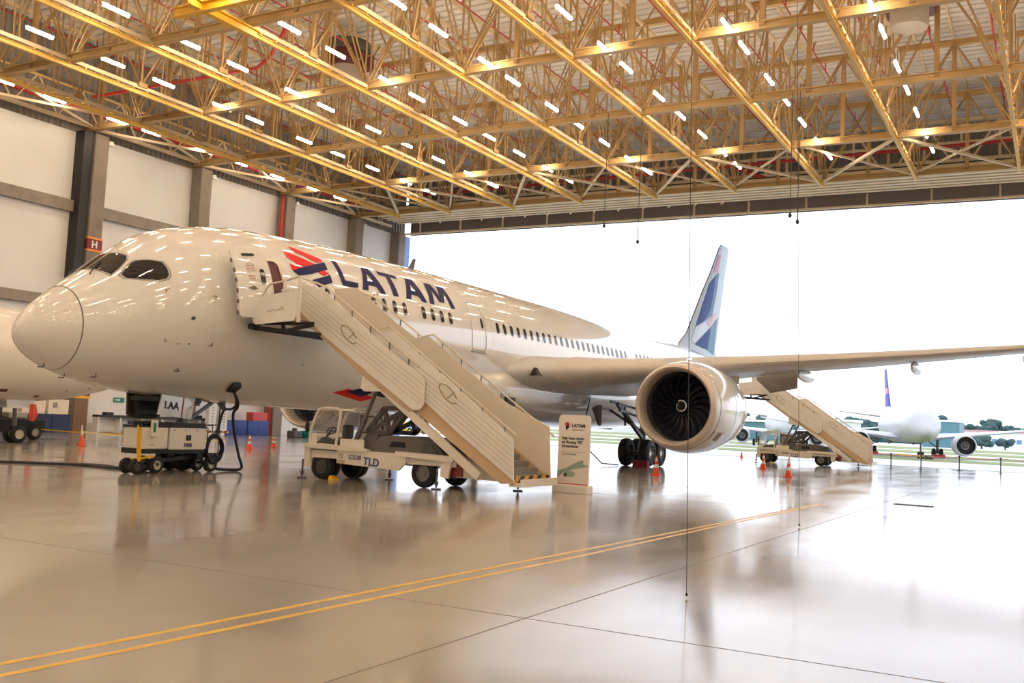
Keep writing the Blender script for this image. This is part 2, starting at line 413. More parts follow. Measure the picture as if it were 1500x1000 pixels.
for k, x in enumerate(XK_all):
    n = k - 4
    name = 'on the %s rail line from the left wall' % ORD[8-n] if 0 <= n <= 8 else 'past the right edge rail line'
    t = thing('longitudinal_truss', 'cream truss running toward the door above %s' % ('the %s yellow rail from the left wall' % ORD[8-n] if n >= 0 else 'the %s yellow rail beyond the airliner wing tip' % ORD[3-k]), 'truss', (x, 22, ZB), 'lengthwise trusses over the yellow rails')
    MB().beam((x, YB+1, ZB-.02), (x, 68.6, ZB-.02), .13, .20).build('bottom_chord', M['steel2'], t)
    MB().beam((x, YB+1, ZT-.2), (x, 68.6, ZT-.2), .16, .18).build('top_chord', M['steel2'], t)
    if n >= -1:
        for yy in [32.1 + 9.12*q + 3.04*r for q in range(4) for r in (1, 2)] + [29.06]:
            inst('vertical_post', m_vertY, t, (0, yy-22, 0))
        for q in range(4):
            y0 = 32.1 + 9.12*q
            inst('diagonal_brace', m_dA[0], t, (0, y0-22, 0)); inst('diagonal_brace', m_dA[1], t, (0, y0+9.12-22, 0))
    r_ = thing('crane_rail', 'yellow steel rail under the roof, %s' % ('%s from the left wall' % ORD[8-n] if n >= 0 else '%s beyond the airliner wing tip' % ORD[3-k]), 'crane rail', (x, 22, 19.0), 'yellow rails under the roof trusses')
    b = MB().ibeam((x, YB+1, 19.06), (x, 68.9, 19.06), .17, .22, .03)
    for q in range(40):
        yy = 30 + q
        if yy < 68.5: b.box(x-.15, x+.15, yy-.04, yy+.04, 19.14, 19.26)
    b.build('rail_beam', M['crail'], r_)
# fans of four braces rising from each rail between the cross trusses
m_fan = MB()
for sx in (-1, 1):
    for sy in (-1, 1): m_fan.beam((0,0,0), (sx*2.0, sy*1.6, H_-.1), .085)
m_fan.beam((0,0,0), (0,0,H_-.1), .09); m_fan.box(-.18, .18, -.3, .3, -.12, .12)
m_fan = m_fan.mesh('brace_fan', M['web'])
for q in range(4):
    for n, x in enumerate(XK):
        o = bpy.data.objects.new('brace_fan', m_fan); COL.objects.link(o); o.location = (x, 36.65 + 9.12*q, ZB+.1)
        tag(o, 'fan of slim braces rising from the %s yellow rail, bay %s from the door' % (ORD[8-n], ORD[3-q]), 'roof brace', 'brace fans between the cross trusses')
# flat diagonal bracing along the door edge and the left wall
def brace(p, q, lab, w=.17):
    o = MB().beam(p, q, w, w*.9).build('horizontal_brace', M['steel2'], org=tuple((Vector(p)+Vector(q))/2)); tag(o, lab, 'roof brace', 'flat diagonal braces under the trusses')
XN = XK_all[3:] + [XL + .6]
for n in range(len(XN)-1):
    a, b_ = (59.45, 68.6) if n % 2 == 0 else (68.6, 59.45)
    brace((XN[n], a, ZB-.1), (XN[n+1], b_, ZB-.1), 'diagonal cream brace in the last bay by the door, %s from the right' % ORD[n])
    brace((XN[n], b_, ZB-.1), (XN[n+1], a, ZB+.1), 'crossing cream brace in the last bay by the door, %s from the right' % ORD[n], .13)
for q in range(3):
    y0 = 32.1 + 9.12*q
    brace((XL+.7, y0, ZB-.1), (XK[-1], y0+9.12, ZB-.1), 'diagonal cream brace beside the left wall, bay %s from the door' % ORD[3-q])
    brace((XK[-1], y0, ZB-.1), (XL+.7, y0+9.12, ZB+.1), 'crossing cream brace beside the left wall, bay %s from the door' % ORD[3-q], .13)
# second lower-chord line parallel to the wall with small trusswork
t = thing('wall_truss', 'cream edge truss along the top of the left wall', 'truss', (XL+.6, 22, ZB))
MB().beam((XL+.6, YB+1, ZB+.1), (XL+.6, 74, ZB+.1), .2, .22).build('bottom_chord', M['steel2'], t)
MB().beam((XL+.6, YB+1, ZB+2.2), (XL+.6, 74, ZB+2.2), .12, .14).build('top_chord', M['steel'], t)
mv = MB().beam((0,0,0), (0,1.5,2.1), .08).beam((0,0,0), (0,-1.5,2.1), .08).box(-.12,.12,-.35,.35,-.1,.12).mesh('web_brace', M['steel2'])
for q in range(16): inst('web_brace', mv, t, (0, 26.5 + 3.05*q - 22, .12))
t = thing('door_truss', 'cream edge truss above the sliding door header', 'truss', (-20, 74.4, 20.5))
for z, w_ in ((20.55, .2), (22.9, .16), (24.5, .22)):
    MB().beam((XL+1, 74.4, z), (XR-.1, 74.4, z), w_, w_).build('chord', M['steel2'], t)
md = MB().beam((0,0,0), (0,0,3.9), .17).mesh('vertical_post', M['steel2'])
me_ = [MB().beam((0,0,0), (s*2.42,0,3.9), .13).mesh('diagonal_brace', M['steel2']) for s in (1,-1)]
x = XL + 3.0; i = 0
while x < 8:
    inst('vertical_post', md, t, (x+20, 0, .05))
    if i % 2: inst('diagonal_brace', me_[0], t, (x+20, 0, .05)); inst('diagonal_brace', me_[1], t, (x+20, 0, .05))
    x += 2.42; i += 1

# ------------------------------------------------------------------ ceiling lights
lt = thing('ceiling_light', '', 'light', (0,0,0))
MB().box(-.035, .035, -.76, .76, .07, .12).build('housing', M['white'], lt)
df = MB().tube([(0,-.68,0),(0,.68,0)], .075, 10).build('diffuser', M['tubelight'], lt, smooth=True)
MB().beam((0,0,.09), (0,0,.8), .03).build('hanger_rod', M['darksteel'], lt)
ROWS = [-51.0, -42.5, -36.7, -30.7, -24.5, -18.4, -12.5, -6.6, -.6, 5.4, 11.4, 17.4, 23.4, 29.4]
YS = [62.3, 59.0, 54.9, 51.0, 47.6, 43.1, 40.4, 36.1, 32.8, 28.6, 24.4, 20.2, 16, 11.8, 7.6, 3.4, -.8, -5, -9.2, -13.4, -17.6, -21.8]
first = True
for i, x in enumerate(ROWS):
    for k, y in enumerate(YS):
        yy = y + (.4 if i % 2 else 0)
        if (i > 8 and k % 2): continue
        kk = '%s row from left wall, %s from the door' % (ORD[i], (ORD+['twenty-first','twenty-second'])[k])
        lab = 'white tube light, ' + kk
        z = 19.32 if i < 9 else 19.32
        if first: lt.location = (x, yy, z); lt['label'] = lab; lt['group'] = 'white tube lights in rows under the roof'; first = False
        else: copy_tree(lt, (x, yy, z), lab)
# small white spot lamps at the column heads
for k, y in enumerate([41.9, 50.9, 59.95, 68.95]):
    t = thing('column_spotlight', 'small white spotlight high on the %s visible wall column' % ORD[k], 'light', (XL+1.05, y+.45, 18.6), 'spotlights at the column heads')
    MB().cbox(XL+.95, XL+1.2, y+.3, y+.62, 18.5, 18.8, .03).build('lamp_head', M['white'], t)
    MB().box(XL+.85, XL+.97, y+.4, y+.5, 18.55, 18.7).build('bracket', M['darksteel'], t)

# ------------------------------------------------------------------ pipes, fans, hoist
for k in range(17):
    x = XL + 3.1 + 3.05*k
    mb = MB().tube([(x, YB+2, 23.6), (x, 73.2, 23.6)], .045, 6)
    for q in range(14): mb.beam((x, 26+3.3*q, 23.6), (x, 26+3.3*q, 24.1), .05)
    o = mb.build('sprinkler_pipe', M['redpipe'], org=(x, 20, 23.6), smooth=True)
    tag(o, 'thin red sprinkler pipe under the roof sheets, %s from the left wall' % ORD[k], 'pipe', 'red sprinkler pipes') 
pk = MB().tube([(XL+1.2, 74.9, 21.6), (0, 74.9, 23.25), (XR, 74.9, 23.4)], .12, 10)
o = MB().tube([(XL+1.2, 73.7, 22.1), (XR, 73.7, 22.9)], .12, 10).build('fire_main_pipe', M['redpipe'], org=(-10, 73.7, 22.5), smooth=True); tag(o, 'long red fire main crossing above the open door', 'pipe')
o = MB().tube([(XL+.35, YB+2, 20.5), (XL+.35, 73.0, 20.5)], .16, 10).build('fire_main_pipe', M['redpipe'], org=(XL+.35, 20, 20.5), smooth=True); tag(o, 'long red fire main along the top of the left wall', 'pipe')
o = MB().tube([(-22, 73.9, 22.4), (-20.5, 74.2, 21.7), (-18.7, 74.2, 20.9), (-18.5, 74.2, 20.4)], .2, 10).build('fire_drop_pipe', M['redpipe'], org=(-20, 74, 21.5), smooth=True); tag(o, 'bent red pipe dropping from the fire main above the door', 'pipe')
o = MB().tube([(XL+1, 40.8, 21.3), (-40, 40.8, 21.3), (-39, 40.8, 21.9), (-38, 40.8, 23.4)], .10, 10).build('fire_branch_pipe', M['redpipe'], org=(-46, 40.8, 21.3), smooth=True); tag(o, 'dark red branch pipe along a cross truss by the left wall', 'pipe')
def fan(x, y, z, lab):
    t = thing('roof_fan', lab, 'roof fan', (x, y, z))
    MB().lathe([(0, -.9), (.85, -.9), (.9, -.8), (.9, .0), (.8, .05)], (x, y, z), 'Z', 28).build('drum', M['greydrum'], t, smooth=True)
    MB().cbox(x-1.15, x+1.15, y-1.15, y+1.15, z+.0, z+1.0, .06).build('shroud', M['maroon'], t)
    MB().lathe([(.0, .9), (1.3, .9), (1.35, 1.0), (1.35, 1.5), (0, 1.6)], (x, y, z), 'Z', 28).build('cap', M['darksteel'], t, smooth=True)
fan(-37.4, 45.6, 22.6, 'dark maroon roof fan with grey drum between trusses over the airliner nose')
fan(-6.3, 49.5, 22.6, 'maroon roof fan with pale grey drum near the top right of the ceiling')
t = thing('crane_girder', 'bright yellow overhead crane girder at the top of the photo', 'crane girder', (-34.5, 33.5, 18.4))
MB().ibeam((-33.6, 29.2, 18.90), (-20.4, 29.2, 18.90), .32, .45, .06).build('cross_beam', M['yellow'], t)
MB().ibeam((-32.0, 28.4, 18.93), (-32.0, 32.5, 18.93), .30, .40, .06).build('end_beam', M['yellow'], t)

# hanging cables
def cable(top, bot, lab, w=.006, weight=.03):
    t = thing('hanging_cable', lab, 'cable', bot)
    MB().beam(bot, top, w).build('wire', M['black'], t)
    MB().lathe([(0, 0), (weight*.7, weight*.4), (weight, weight*1.3), (weight*.6, weight*2.4), (0, weight*2.8)], bot, 'Z', 10).build('weight', M['black'], t, smooth=True)
cable((-22.14, 50, 19.4), (-22.14, 50, 12.9), 'thin black cable with weight, leftmost of those above the door opening', .032, .09)
cable((-20.11, 50, 19.4), (-20.11, 50, 11.9), 'thin black cable with weight ending just below the leftmost pair', .032, .09)
cable((-11.9, 50, 19.4), (-11.9, 50, 12.85), 'thin black cable with weight, left one of the right pair', .032, .1)
cable((-11.52, 50, 19.4), (-11.52, 50, 12.5), 'thin black cable with weight, right one of the right pair', .032, .1)
cable((-4.15, 11.1, 19.4), (-3.69, 11.04, .02), 'long thin cable reaching almost to the floor in front of the engine', .0065, .016)
cable((-5.2, 21.2, 19.4), (-4.70, 21.18, .02), 'long thin cable reaching almost to the floor right of the cones', .009, .02)
# ------------------------------------------------------------------ airliner
ST=[(0.0,0.0,3.60,3.60),(0.02,.12,3.73,3.49),(0.06,.22,3.86,3.39),(0.2,.41,4.08,3.22),(0.5,.70,4.42,2.99),(0.9,.98,4.76,2.80),(1.4,1.25,5.14,2.63),(2.1,1.60,5.66,2.46),(3.0,1.97,6.36,2.31),(3.8,2.24,6.88,2.22),(4.6,2.45,7.18,2.15),(5.6,2.63,7.42,2.10),(7.0,2.78,7.62,2.06),(9.0,2.86,7.76,2.03),(11.5,2.885,7.85,2.0),(14.5,2.885,7.9,1.99),(40.,2.885,7.93,2.0),(44.,2.80,7.91,2.2),(48.,2.52,7.84,2.70),(52.,2.02,7.70,3.5),(56.,1.38,7.46,4.5),(59.,.85,7.2,5.25),(61.3,.35,6.83,5.9),(61.8,.05,6.6,6.3)]
Y0 = 15.92; XC = -23.3
def _mono(tab, i):
    xs=[t[0] for t in tab];ys=[t[i] for t in tab];n=len(xs)
    d=[(ys[k+1]-ys[k])/(xs[k+1]-xs[k]) for k in range(n-1)]
    m=[d[0]]+[0 if d[k-1]*d[k]<=0 else 2*d[k-1]*d[k]/(d[k-1]+d[k]) for k in range(1,n-1)]+[d[-1]]
    def f(x):
        x=min(max(x,xs[0]),xs[-1]); k=max(j for j in range(n-1) if xs[j]<=x)
        h=xs[k+1]-xs[k];t=(x-xs[k])/h
        return (2*t**3-3*t*t+1)*ys[k]+(t**3-2*t*t+t)*h*m[k]+(-2*t**3+3*t*t)*ys[k+1]+(t**3-t*t)*h*m[k+1]
    return f
fw, ft, fb = _mono(ST,1), _mono(ST,2), _mono(ST,3)
def pt(s, a, off=0):
    w,t,b = fw(s),ft(s),fb(s); c=(t+b)/2; r=(t-b)/2
    ca,sa = math.cos(R(a)),math.sin(R(a))
    P = Vector((XC+w*ca, Y0+s, c+r*sa))
    if off:
        e=.02; ds = Vector((XC+fw(s+e)*ca, Y0+s+e, (ft(s+e)+fb(s+e))/2+(ft(s+e)-fb(s+e))/2*sa)) - P
        da = Vector((-w*sa, 0, r*ca)); n = ds.cross(da); 
        if n.length > 1e-9:
            n.normalize()
            if n.x*ca*1.0 + n.z*sa < 0: n = -n
            P = P + n*off
    return P
def decal(outer, name, m, parent, holes=(), off=.010, thick=0.0, ds=.35, da=5.0, smooth=True, label=None):
    polys = [outer] + list(holes)
    vs = [Vector((p[0], p[1]*.05, 0)) for pl in polys for p in pl]
    tris = tessellate_polygon([[Vector((p[0], p[1]*.05, 0)) for p in pl] for pl in polys])
    b = bmesh.new(); bv = [b.verts.new(v) for v in vs]
    for t in tris:
        try: b.faces.new([bv[i] for i in t])
        except ValueError: pass
    # slice on a grid so that the sheet follows the curved surface
    xs = [v.x for v in vs]; ys = [v.y for v in vs]
    k = math.ceil(min(xs)/ds)
    while k*ds < max(xs):
        bmesh.ops.bisect_plane(b, geom=b.verts[:]+b.edges[:]+b.faces[:], plane_co=(k*ds,0,0), plane_no=(1,0,0)); k += 1
    g = da*.05; k = math.ceil(min(ys)/g)
    while k*g < max(ys):
        bmesh.ops.bisect_plane(b, geom=b.verts[:]+b.edges[:]+b.faces[:], plane_co=(0,k*g,0), plane_no=(0,1,0)); k += 1
    if thick:
        r = bmesh.ops.extrude_face_region(b, geom=b.faces[:]); 
        for e in r['geom']:
            if isinstance(e, bmesh.types.BMVert): e.co.z = 1.0
    org = Vector(tuple(parent['_o'])) if '_o' in parent else Vector((0,0,0))
    for v in b.verts: v.co = pt(v.co.x, v.co.y/.05, off + v.co.z*thick) - org
    bmesh.ops.recalc_face_normals(b, faces=b.faces)
    me = bpy.data.meshes.new(name); b.to_mesh(me); b.free(); me.materials.append(m)
    if smooth:
        for p in me.polygons: p.use_smooth = True
        me.set_sharp_from_angle(angle=R(40))
    if not thick:
        # make every face look outward
        c = Vector((XC, Y0+20, 5)) - org
        if me.polygons and me.polygons[0].normal.dot(me.polygons[0].center - Vector((c.x, me.polygons[0].center.y, c.z))) < 0: me.flip_normals()
    o = bpy.data.objects.new(name, me); COL.objects.link(o); o.parent = parent; o['_o'] = tuple(org)
    if label: o['label'] = label
    return o
def rrect(s0, s1, a0, a1, rs, n=5):
    ra = rs/2.9/R(1)
    out = []
    for cx, cy, st in ((s1-rs, a1-ra, 0), (s0+rs, a1-ra, 90), (s0+rs, a0+ra, 180), (s1-rs, a0+ra, 270)):
        for i in range(n+1):
            t = R(st + 90*i/n); out.append((cx + rs*math.cos(t), cy + ra*math.sin(t)))
    return out
def ring_decal(outer, w, *a, **k):
    cx = sum(p[0] for p in outer)/len(outer); cy = sum(p[1] for p in outer)/len(outer)
    hx = max(p[0] for p in outer)-cx; hy = max(p[1] for p in outer)-cy
    fx = 1 - w/hx; fy = 1 - (w/2.9/R(1))/hy
    return decal(outer, *a, holes=[[(cx+(p[0]-cx)*fx, cy+(p[1]-cy)*fy) for p in reversed(outer)]], **k)

air = thing('airliner', 'large white twin-engine airliner with dark blue LATAM titles standing nose-first in the hangar', 'airliner', (XC, 40, 0))
N = 96
ss = [0.0]+[.02*1.35**i for i in range(14)]
ss = [s for s in ss if s < 1.15] + [1.15 + .35*i for i in range(0, 174)]
ss = [s for s in ss if s < 61.8] + [61.8]
def fus_rings(sl): return [[pt(s, 360*k/N) for k in range(N)] for s in sl]
MB().loft(fus_rings([s for s in ss if s >= 1.15]), caps=True).build('fuselage', M['skin'], air, smooth=True, ang=50)
MB().loft(fus_rings([s for s in ss if s <= 1.13] + [1.135])).build('radome', M['radome'], air, smooth=True, ang=60)
mb = MB(); mb.loft([[pt(s, 360*k/N, .004) for k in range(N)] for s in (1.128, 1.155)]); mb.build('radome_seam', M['seam'], air)
for s in (4.4, 11.05, 19.4):
    MB().loft([[pt(s+e, 360*k/N, .0015) for k in range(N)] for e in (0, .012)]).build('skin_joint', mat('joint%d' % int(s), (.62,.56,.50), .4), air)
# cockpit windows, both sides
def mir(L): return [(s, 180-a) for s, a in L]
fw1 = [(2.06,56),(2.33,59.5),(2.58,63.5),(2.68,68),(2.66,78),(2.62,88.3),(1.93,88.3),(1.97,72)]
fw2 = [(2.24,50.5),(2.42,54.5),(2.58,57.3),(2.72,57),(2.98,51),(3.22,44),(3.27,37),(3.25,31),(3.17,29),(2.95,29.8),(2.6,36.5),(2.30,44)]
for q, P in enumerate((fw1, fw2, mir(fw1), mir(fw2))):
    decal(P, 'cockpit_window', M['glass_dark'], air, off=.012, ds=.15, da=3)
    cx = sum(p[0] for p in P)/len(P); cy = sum(p[1] for p in P)/len(P)
    decal([(cx+(p[0]-cx)*1.13, cy+(p[1]-cy)*1.12) for p in P], 'window_surround', M['greyline'], air, off=.004, ds=.15, da=3, holes=[[(cx+(p[0]-cx)*1.06, cy+(p[1]-cy)*1.06) for p in reversed(P)]])
for a in (72, 108):
    MB().tube([pt(1.75, a, .03), pt(1.95, a+6, .05), pt(2.25, a+12, .04)], .018, 6).build('wiper', M['black'], air)
# passenger windows on the visible side
def win(s, a, m='win', dw=.125, dh=4.7): return decal(rrect(s-dw, s+dw, a-dh, a+dh, .115, 4), 'passenger_window', M[m], air, off=.009, ds=.5, da=4)
WA = 16.3
sl = [7.65, 8.26, 8.87, 9.48, 10.09, 11.31, 11.92, 12.53, 13.14, 14.36, 14.97, 15.59, 16.20] + [19.90+.612*k for k in range(24)] + [35.6+.612*k for k in range(19)]
for s in sl: win(s, WA if s > 11 else 16.0)
# doors
d2 = rrect(17.72, 18.84, -5.2, 35.0, .18)
ring_decal(d2, .035, 'door_outline', M['greyline'], air, off=.008, ds=.3, da=3)
win(18.60, 17.5, dw=.09, dh=4.4)
decal([(17.66,-6.6),(18.88,-6.6),(18.88,-5.7),(17.66,-5.7)], 'door_sill_plate', M['greyline'], air, off=.01)
d4 = rrect(48.0, 49.1, -3, 36, .18); ring_decal(d4, .035, 'door_outline', M['greyline'], air, off=.008, ds=.3, da=3)
d1 = rrect(5.80, 6.93, -5.5, 36.2, .18)
decal(d1, 'doorway_shade', M['maroon'], air, off=.006, ds=.2, da=3)  # flat dark patch; its colour stands in for the shaded cabin interior
ring_decal(rrect(5.74, 6.99, -6.5, 37.4, .2), .10, 'door_frame', M['panelin'], air, off=.010, thick=.03, ds=.2, da=3)
decal([(6.0,-4),(6.15,-4),(6.15,33),(6.0,33)], 'door_hinge_arm', M['alu'], air, off=.02, thick=.35, ds=.2, da=4)
dr = decal(rrect(4.86, 5.97, -3.5, 36.5, .17), 'passenger_door', M['skin'], air, off=.40, thick=.10, ds=.2, da=3, label='open white cabin door swung forward of its doorway')
for nm, P, m_ in (('door_window', rrect(5.62, 5.80, 14.5, 23.2, .085, 4), M['win']),
               ('door_vent', rrect(5.18, 5.62, 31.0, 32.8, .045, 3), M['black']),
               ('door_handle', [(5.16,12.2),(5.34,11.2),(5.48,12.0),(5.36,13.6)], M['seam'])):
    decal(P, nm, m_, dr, off=.512, ds=.2, da=3)
for q in range(3):
    ring_decal(rrect(5.22+.0, 5.48, 21.8+q*1.6, 23.2+q*1.6, .02, 2), .012, 'door_label', mat('faded_red%d' % q, (.55,.22,.18), .6), dr, off=.512, ds=.3, da=3)
for q in range(2): decal([(5.24,17.4+q*1.3),(5.44,17.2+q*1.3),(5.44,17.8+q*1.3),(5.24,18.0+q*1.3)], 'door_label', bpy.data.materials['faded_red0'], dr, off=.512)
for q in range(6):
    decal([(4.83,-2+6.0*q),(4.87,-2+6.0*q),(4.87,0.2+6.0*q),(4.83,.2+6.0*q)], 'door_latch', M['seam'], dr, off=.42, thick=.06)
# titles and emblem
LT = {
 'red1': [(8.05,54.3),(8.31,53.0),(9.27,45.2),(9.26,42.4),(8.88,40.8),(8.10,48.4)],
 'red2': [(7.55,46.9),(7.8,46.3),(8.28,42.8),(8.77,38.9),(8.12,35.0),(7.84,36.5),(7.55,41.7)],
 'red3': [(7.5,35.8),(7.68,34.8),(8.08,34.6),(7.49,30.4)],
 'red4': [(8.7,32.2),(9.05,34.8),(9.28,32.9),(8.95,29.9)]}
NV = {
 'navy1': [(7.49,30.4),(8.08,34.6),(9.35,42.7),(9.3,36.1),(8.34,29.8),(7.7,27.0)],
 'navy2': [(8.23,25.0),(8.94,29.4),(9.29,31.9),(9.27,26.0),(8.51,20.7)]}
for k, P in LT.items(): decal(P, 'emblem_stripe', M['red'], air, off=.011, ds=.25, da=3)
for k, P in NV.items(): decal(P, 'emblem_stripe', M['navy'], air, off=.012, ds=.25, da=3)
for P, hs in (([(9.82,46.7),(10.08,46.7),(10.01,29.7),(10.70,29.5),(10.60,25.1),(9.77,25.1)], []),
  ([(11.40,45.9),(11.82,45.9),(12.18,24.9),(11.85,24.7),(11.72,29.3),(11.26,29.3),(11.15,24.9),(10.83,24.9)], [[(11.5,40.1),(11.66,33.2),(11.34,33.2)]]),
  ([(12.26,45.3),(13.43,45.0),(13.43,41.6),(12.96,41.5),(12.94,24.9),(12.62,24.9),(12.67,41.4),(12.28,41.5)], []),
  ([(14.02,45.3),(14.49,45.3),(14.78,24.9),(14.45,24.8),(14.28,29.0),(13.84,29.0),(13.72,24.9),(13.40,24.8)], [[(14.13,39.2),(14.26,33),(13.94,33)]]),
  ([(15.28,45.2),(15.74,45.2),(15.90,34.5),(16.15,45.2),(16.62,45.2),(16.76,24.9),(16.45,24.9),(16.36,38.0),(16.08,28.4),(15.70,28.4),(15.50,38.0),(15.27,24.9),(14.97,24.9)], [])):
    decal(P, 'title_letter', M['navy'], air, off=.011, ds=.25, da=3, holes=hs)
# belly titles edge (dark blue and red marks under the belly)
decal([(10.6,-52),(12.6,-60),(13.1,-54),(11.2,-47)], 'belly_stripe', M['red'], air, off=.01)
decal([(11.2,-50),(12.3,-54),(12.7,-49),(11.9,-45)], 'belly_stripe', M['navy'], air, off=.012)
decal([(12.7,-51),(13.6,-53),(13.8,-48),(13.1,-45)], 'belly_stripe', M['navy'], air, off=.012)
# small marks, ports and probes
for s, a, L in ((3.07,20.6,'c1'), (4.46,10.1,'c2'), (3.13,-20.2,'c3'), (4.55,-23.7,'c4')):
    sx = -1 if L in ('c2','c4') else 1; sy = -1 if L in ('c1','c2') else 1
    decal([(s,a),(s+.12*sx,a),(s+.12*sx,a+.5*sy),(s+.03*sx,a+.5*sy),(s+.03*sx,a+2.2*sy),(s,a+2.2*sy)], 'corner_mark', mat('mark'+L, (.16,.03,.02), .5), air, off=.008)
def port(s, a, r, nm='static_port', m_='black'):
    decal([(s+r*math.cos(R(30*k)), a+r*20*math.sin(R(30*k))) for k in range(12)], nm, M[m_], air, off=.010)
port(3.8,-4.5,.075,'pressure_port','greyline'); port(3.8,-4.5,.045); port(3.85,-22.6,.03); port(8.24,-31.5,.03)
decal([(3.48,-22.3),(3.62,-22.3),(3.62,-22.8),(3.48,-22.8)], 'thin_mark', M['seam'], air, off=.01)
for s, a in ((1.96,-62), (3.9,-43.2), (1.45,-84), (.8,-80)):
    p = pt(s,a,0); q = pt(s,a,.10)
    MB().tube([p, q, q+Vector((0,-.16,0))], .018, 6).build('probe', M['darksteel'], air)
MB().loft([[pt(16.3,78)+Vector((dx,dy,-.02)) for dx,dy in ((-.02,0),(.02,0),(.02,.35),(-.02,.35))], [pt(16.3,78)+Vector((dx,dy+.3,.42)) for dx,dy in ((-.015,0),(.015,0),(.015,.18),(-.015,.18))]], caps=True).build('blade_antenna', M['darksteel'], air)
MB().loft([[pt(7.0,-88)+Vector((dx,dy,.02)) for dx,dy in ((-.02,0),(.02,0),(.02,.35),(-.02,.35))], [pt(7.0,-88)+Vector((dx,dy+.25,-.2)) for dx,dy in ((-.015,0),(.015,0),(.015,.18),(-.015,.18))]], caps=True).build('belly_antenna', M['darksteel'], air)

# wings --------------------------------------------------------------
def foil(n=14, t=.13, camber=.02):
    up, lo = [], []
    for i in range(n+1):
        x = .5*(1-math.cos(PI*i/n)); yt = 5*t*(.2969*math.sqrt(x)-.126*x-.3516*x*x+.2843*x**3-.1015*x**4); c = camber*4*x*(1-x)
        up.append((x, c+yt)); lo.append((x, c-yt))
    return up + lo[-2:0:-1]
WS = [ # span distance from centreline, leading-edge y, chord, z, thickness ratio, twist
 (2.2, 36.2, 13.4, 4.02, .13, 2.2), (3.0, 36.9, 12.7, 4.05, .13, 2.2), (3.6, 37.4, 12.2, 4.08, .13, 2.2), (4.4, 38.0, 11.5, 4.14, .128, 2.1), (5.4, 38.95, 10.5, 4.25, .122, 1.8), (6.8, 40.05, 9.4, 4.42, .115, 1.2), (9.8, 42.1, 7.6, 4.78, .11, .5), (12, 43.6, 6.6, 5.04, .105, 0),
 (15, 45.65, 5.7, 5.40, .10, 0), (18, 47.7, 4.9, 5.78, .10, -.5), (21, 49.75, 4.1, 6.18, .095, -1), (24, 51.8, 3.3, 6.62, .09, -1), (26.6, 53.7, 2.6, 7.05, .09, -1), (28.4, 55.4, 1.7, 7.4, .08, -1), (29.5, 56.9, .9, 7.65, .08, -1), (30.0, 58.0, .25, 7.78, .08, -1)]
def wing_ring(w, sgn, x0=0, x1=1, tmul=1):
    d, le, c, z, t, tw = w; r = []
    for x, y in foil(14, t):
        y_ = y*c; r.append((XC + sgn*d, le + x*c, z + y_ - x*c*math.sin(R(tw))))
    return r
def wing_mb(sgn): return MB().loft([wing_ring(w, sgn) for w in WS], caps=True)
def wp(d):
    for a, b in zip(WS, WS[1:]):
        if a[0] <= d <= b[0]:
            t = (d-a[0])/(b[0]-a[0]); return [a[i]+(b[i]-a[i])*t for i in range(6)]
for sgn in (1, -1):
    wg = wing_mb(sgn).build('wing', M['alu'] if False else mat('wing_paint_%d' % sgn, (.58,.58,.59), .32, metal=.1, var=.04, vscale=.5), air, smooth=True, ang=60)
    # bright leading edge slat
    rings = []
    for w in WS[3:-2]:
        d, le, c, z, t, tw = w; pts_ = foil(14, t*1.03); pts_ = [p for p in pts_[:6]][::-1] + [p for p in pts_[-1:-5:-1]]
        rings.append([(XC+sgn*d, le-.012 + x*c, z + y*c*1.02 - x*c*math.sin(R(tw))) for x, y in pts_])
    mb = MB(); mb.loft(rings, wrap=False); mb.build('slat', mat('slat_metal_%d' % sgn, (.60,.565,.53), .35, metal=.1), wg, smooth=True, ang=60)
    for d in (12.6, 17.3, 22.0, 25.5):
        w = wp(d); L = w[2]*.42 if d > 20 else 2.9
        y_ = w[1]+w[2]*.62; z_ = w[3] - .02*w[2] - .10
        MB().sphere((XC+sgn*d, y_+L*.35, z_-.12), 1, 14, 12, sc=(.20, L*.6, .30 if d < 20 else .2)).build('flap_track_fairing', M['skin'], wg, smooth=True)
    if sgn == 1:
        # drooped inboard flap seen under the wing
        mb = MB(); c0 = Vector((-13.45, 50.2, 4.74)); c1 = Vector((-11.45, 50.5, 5.08))
        dn = Vector((-.08, .35, -.78))
        mb.add([c0, c1, c1+dn, c0+dn*.92+Vector((.7,0,0)), c0+Vector((0,.1,-.12)), c1+Vector((0,.1,-.12)), c1+dn+Vector((0,.04,-.05)), c0+dn*.92+Vector((.7,.1,-.05))],
               [(0,1,2,3),(7,6,5,4),(0,4,5,1),(1,5,6,2),(2,6,7,3),(3,7,4,0)])
        mb.build('drooped_flap', mat('flap_grey', (.38,.34,.31), .5), wg)
    # wing root landing light
    MB().plate([(4.02, 3.92), (4.32, 3.98), (4.2, 4.2)], 0, .02, 'XY')
rl = MB().plate([(38.42, 4.02), (38.78, 4.02), (38.66, 4.24)], XC+4.02, XC+4.05, 'YZ')
# belly fairing --------------------------------------------------------
rings = []
for i in range(37):
    u = i/36; y = 33.0 + 27*u; e = math.sin(PI*u)**.55 if 0 < u < 1 else 0.001
    ring = []
    for k in range(40):
        a = 2*PI*k/40; ca, sa = math.cos(a), math.sin(a)
        hw = 2.55 + .75*e; zc = 3.35; hz_dn = .95 + .72*e; hz_up = .6 + .95*e
        X_ = hw*abs(ca)**.8*(1 if ca >= 0 else -1); Z_ = (hz_up if sa > 0 else hz_dn)*abs(sa)**.8*(1 if sa >= 0 else -1)
        ring.append((XC+X_, y, zc+Z_))
    rings.append(ring)
MB().loft(rings, caps=True).build('belly_fairing', M['skin'], air, smooth=True, ang=60)
MB().plate([(36.2, 2.62), (36.95, 2.52), (37.0, 2.92), (36.3, 2.95)], XC+3.0, XC+3.14, 'YZ').build('pack_inlet', M['black'], air)
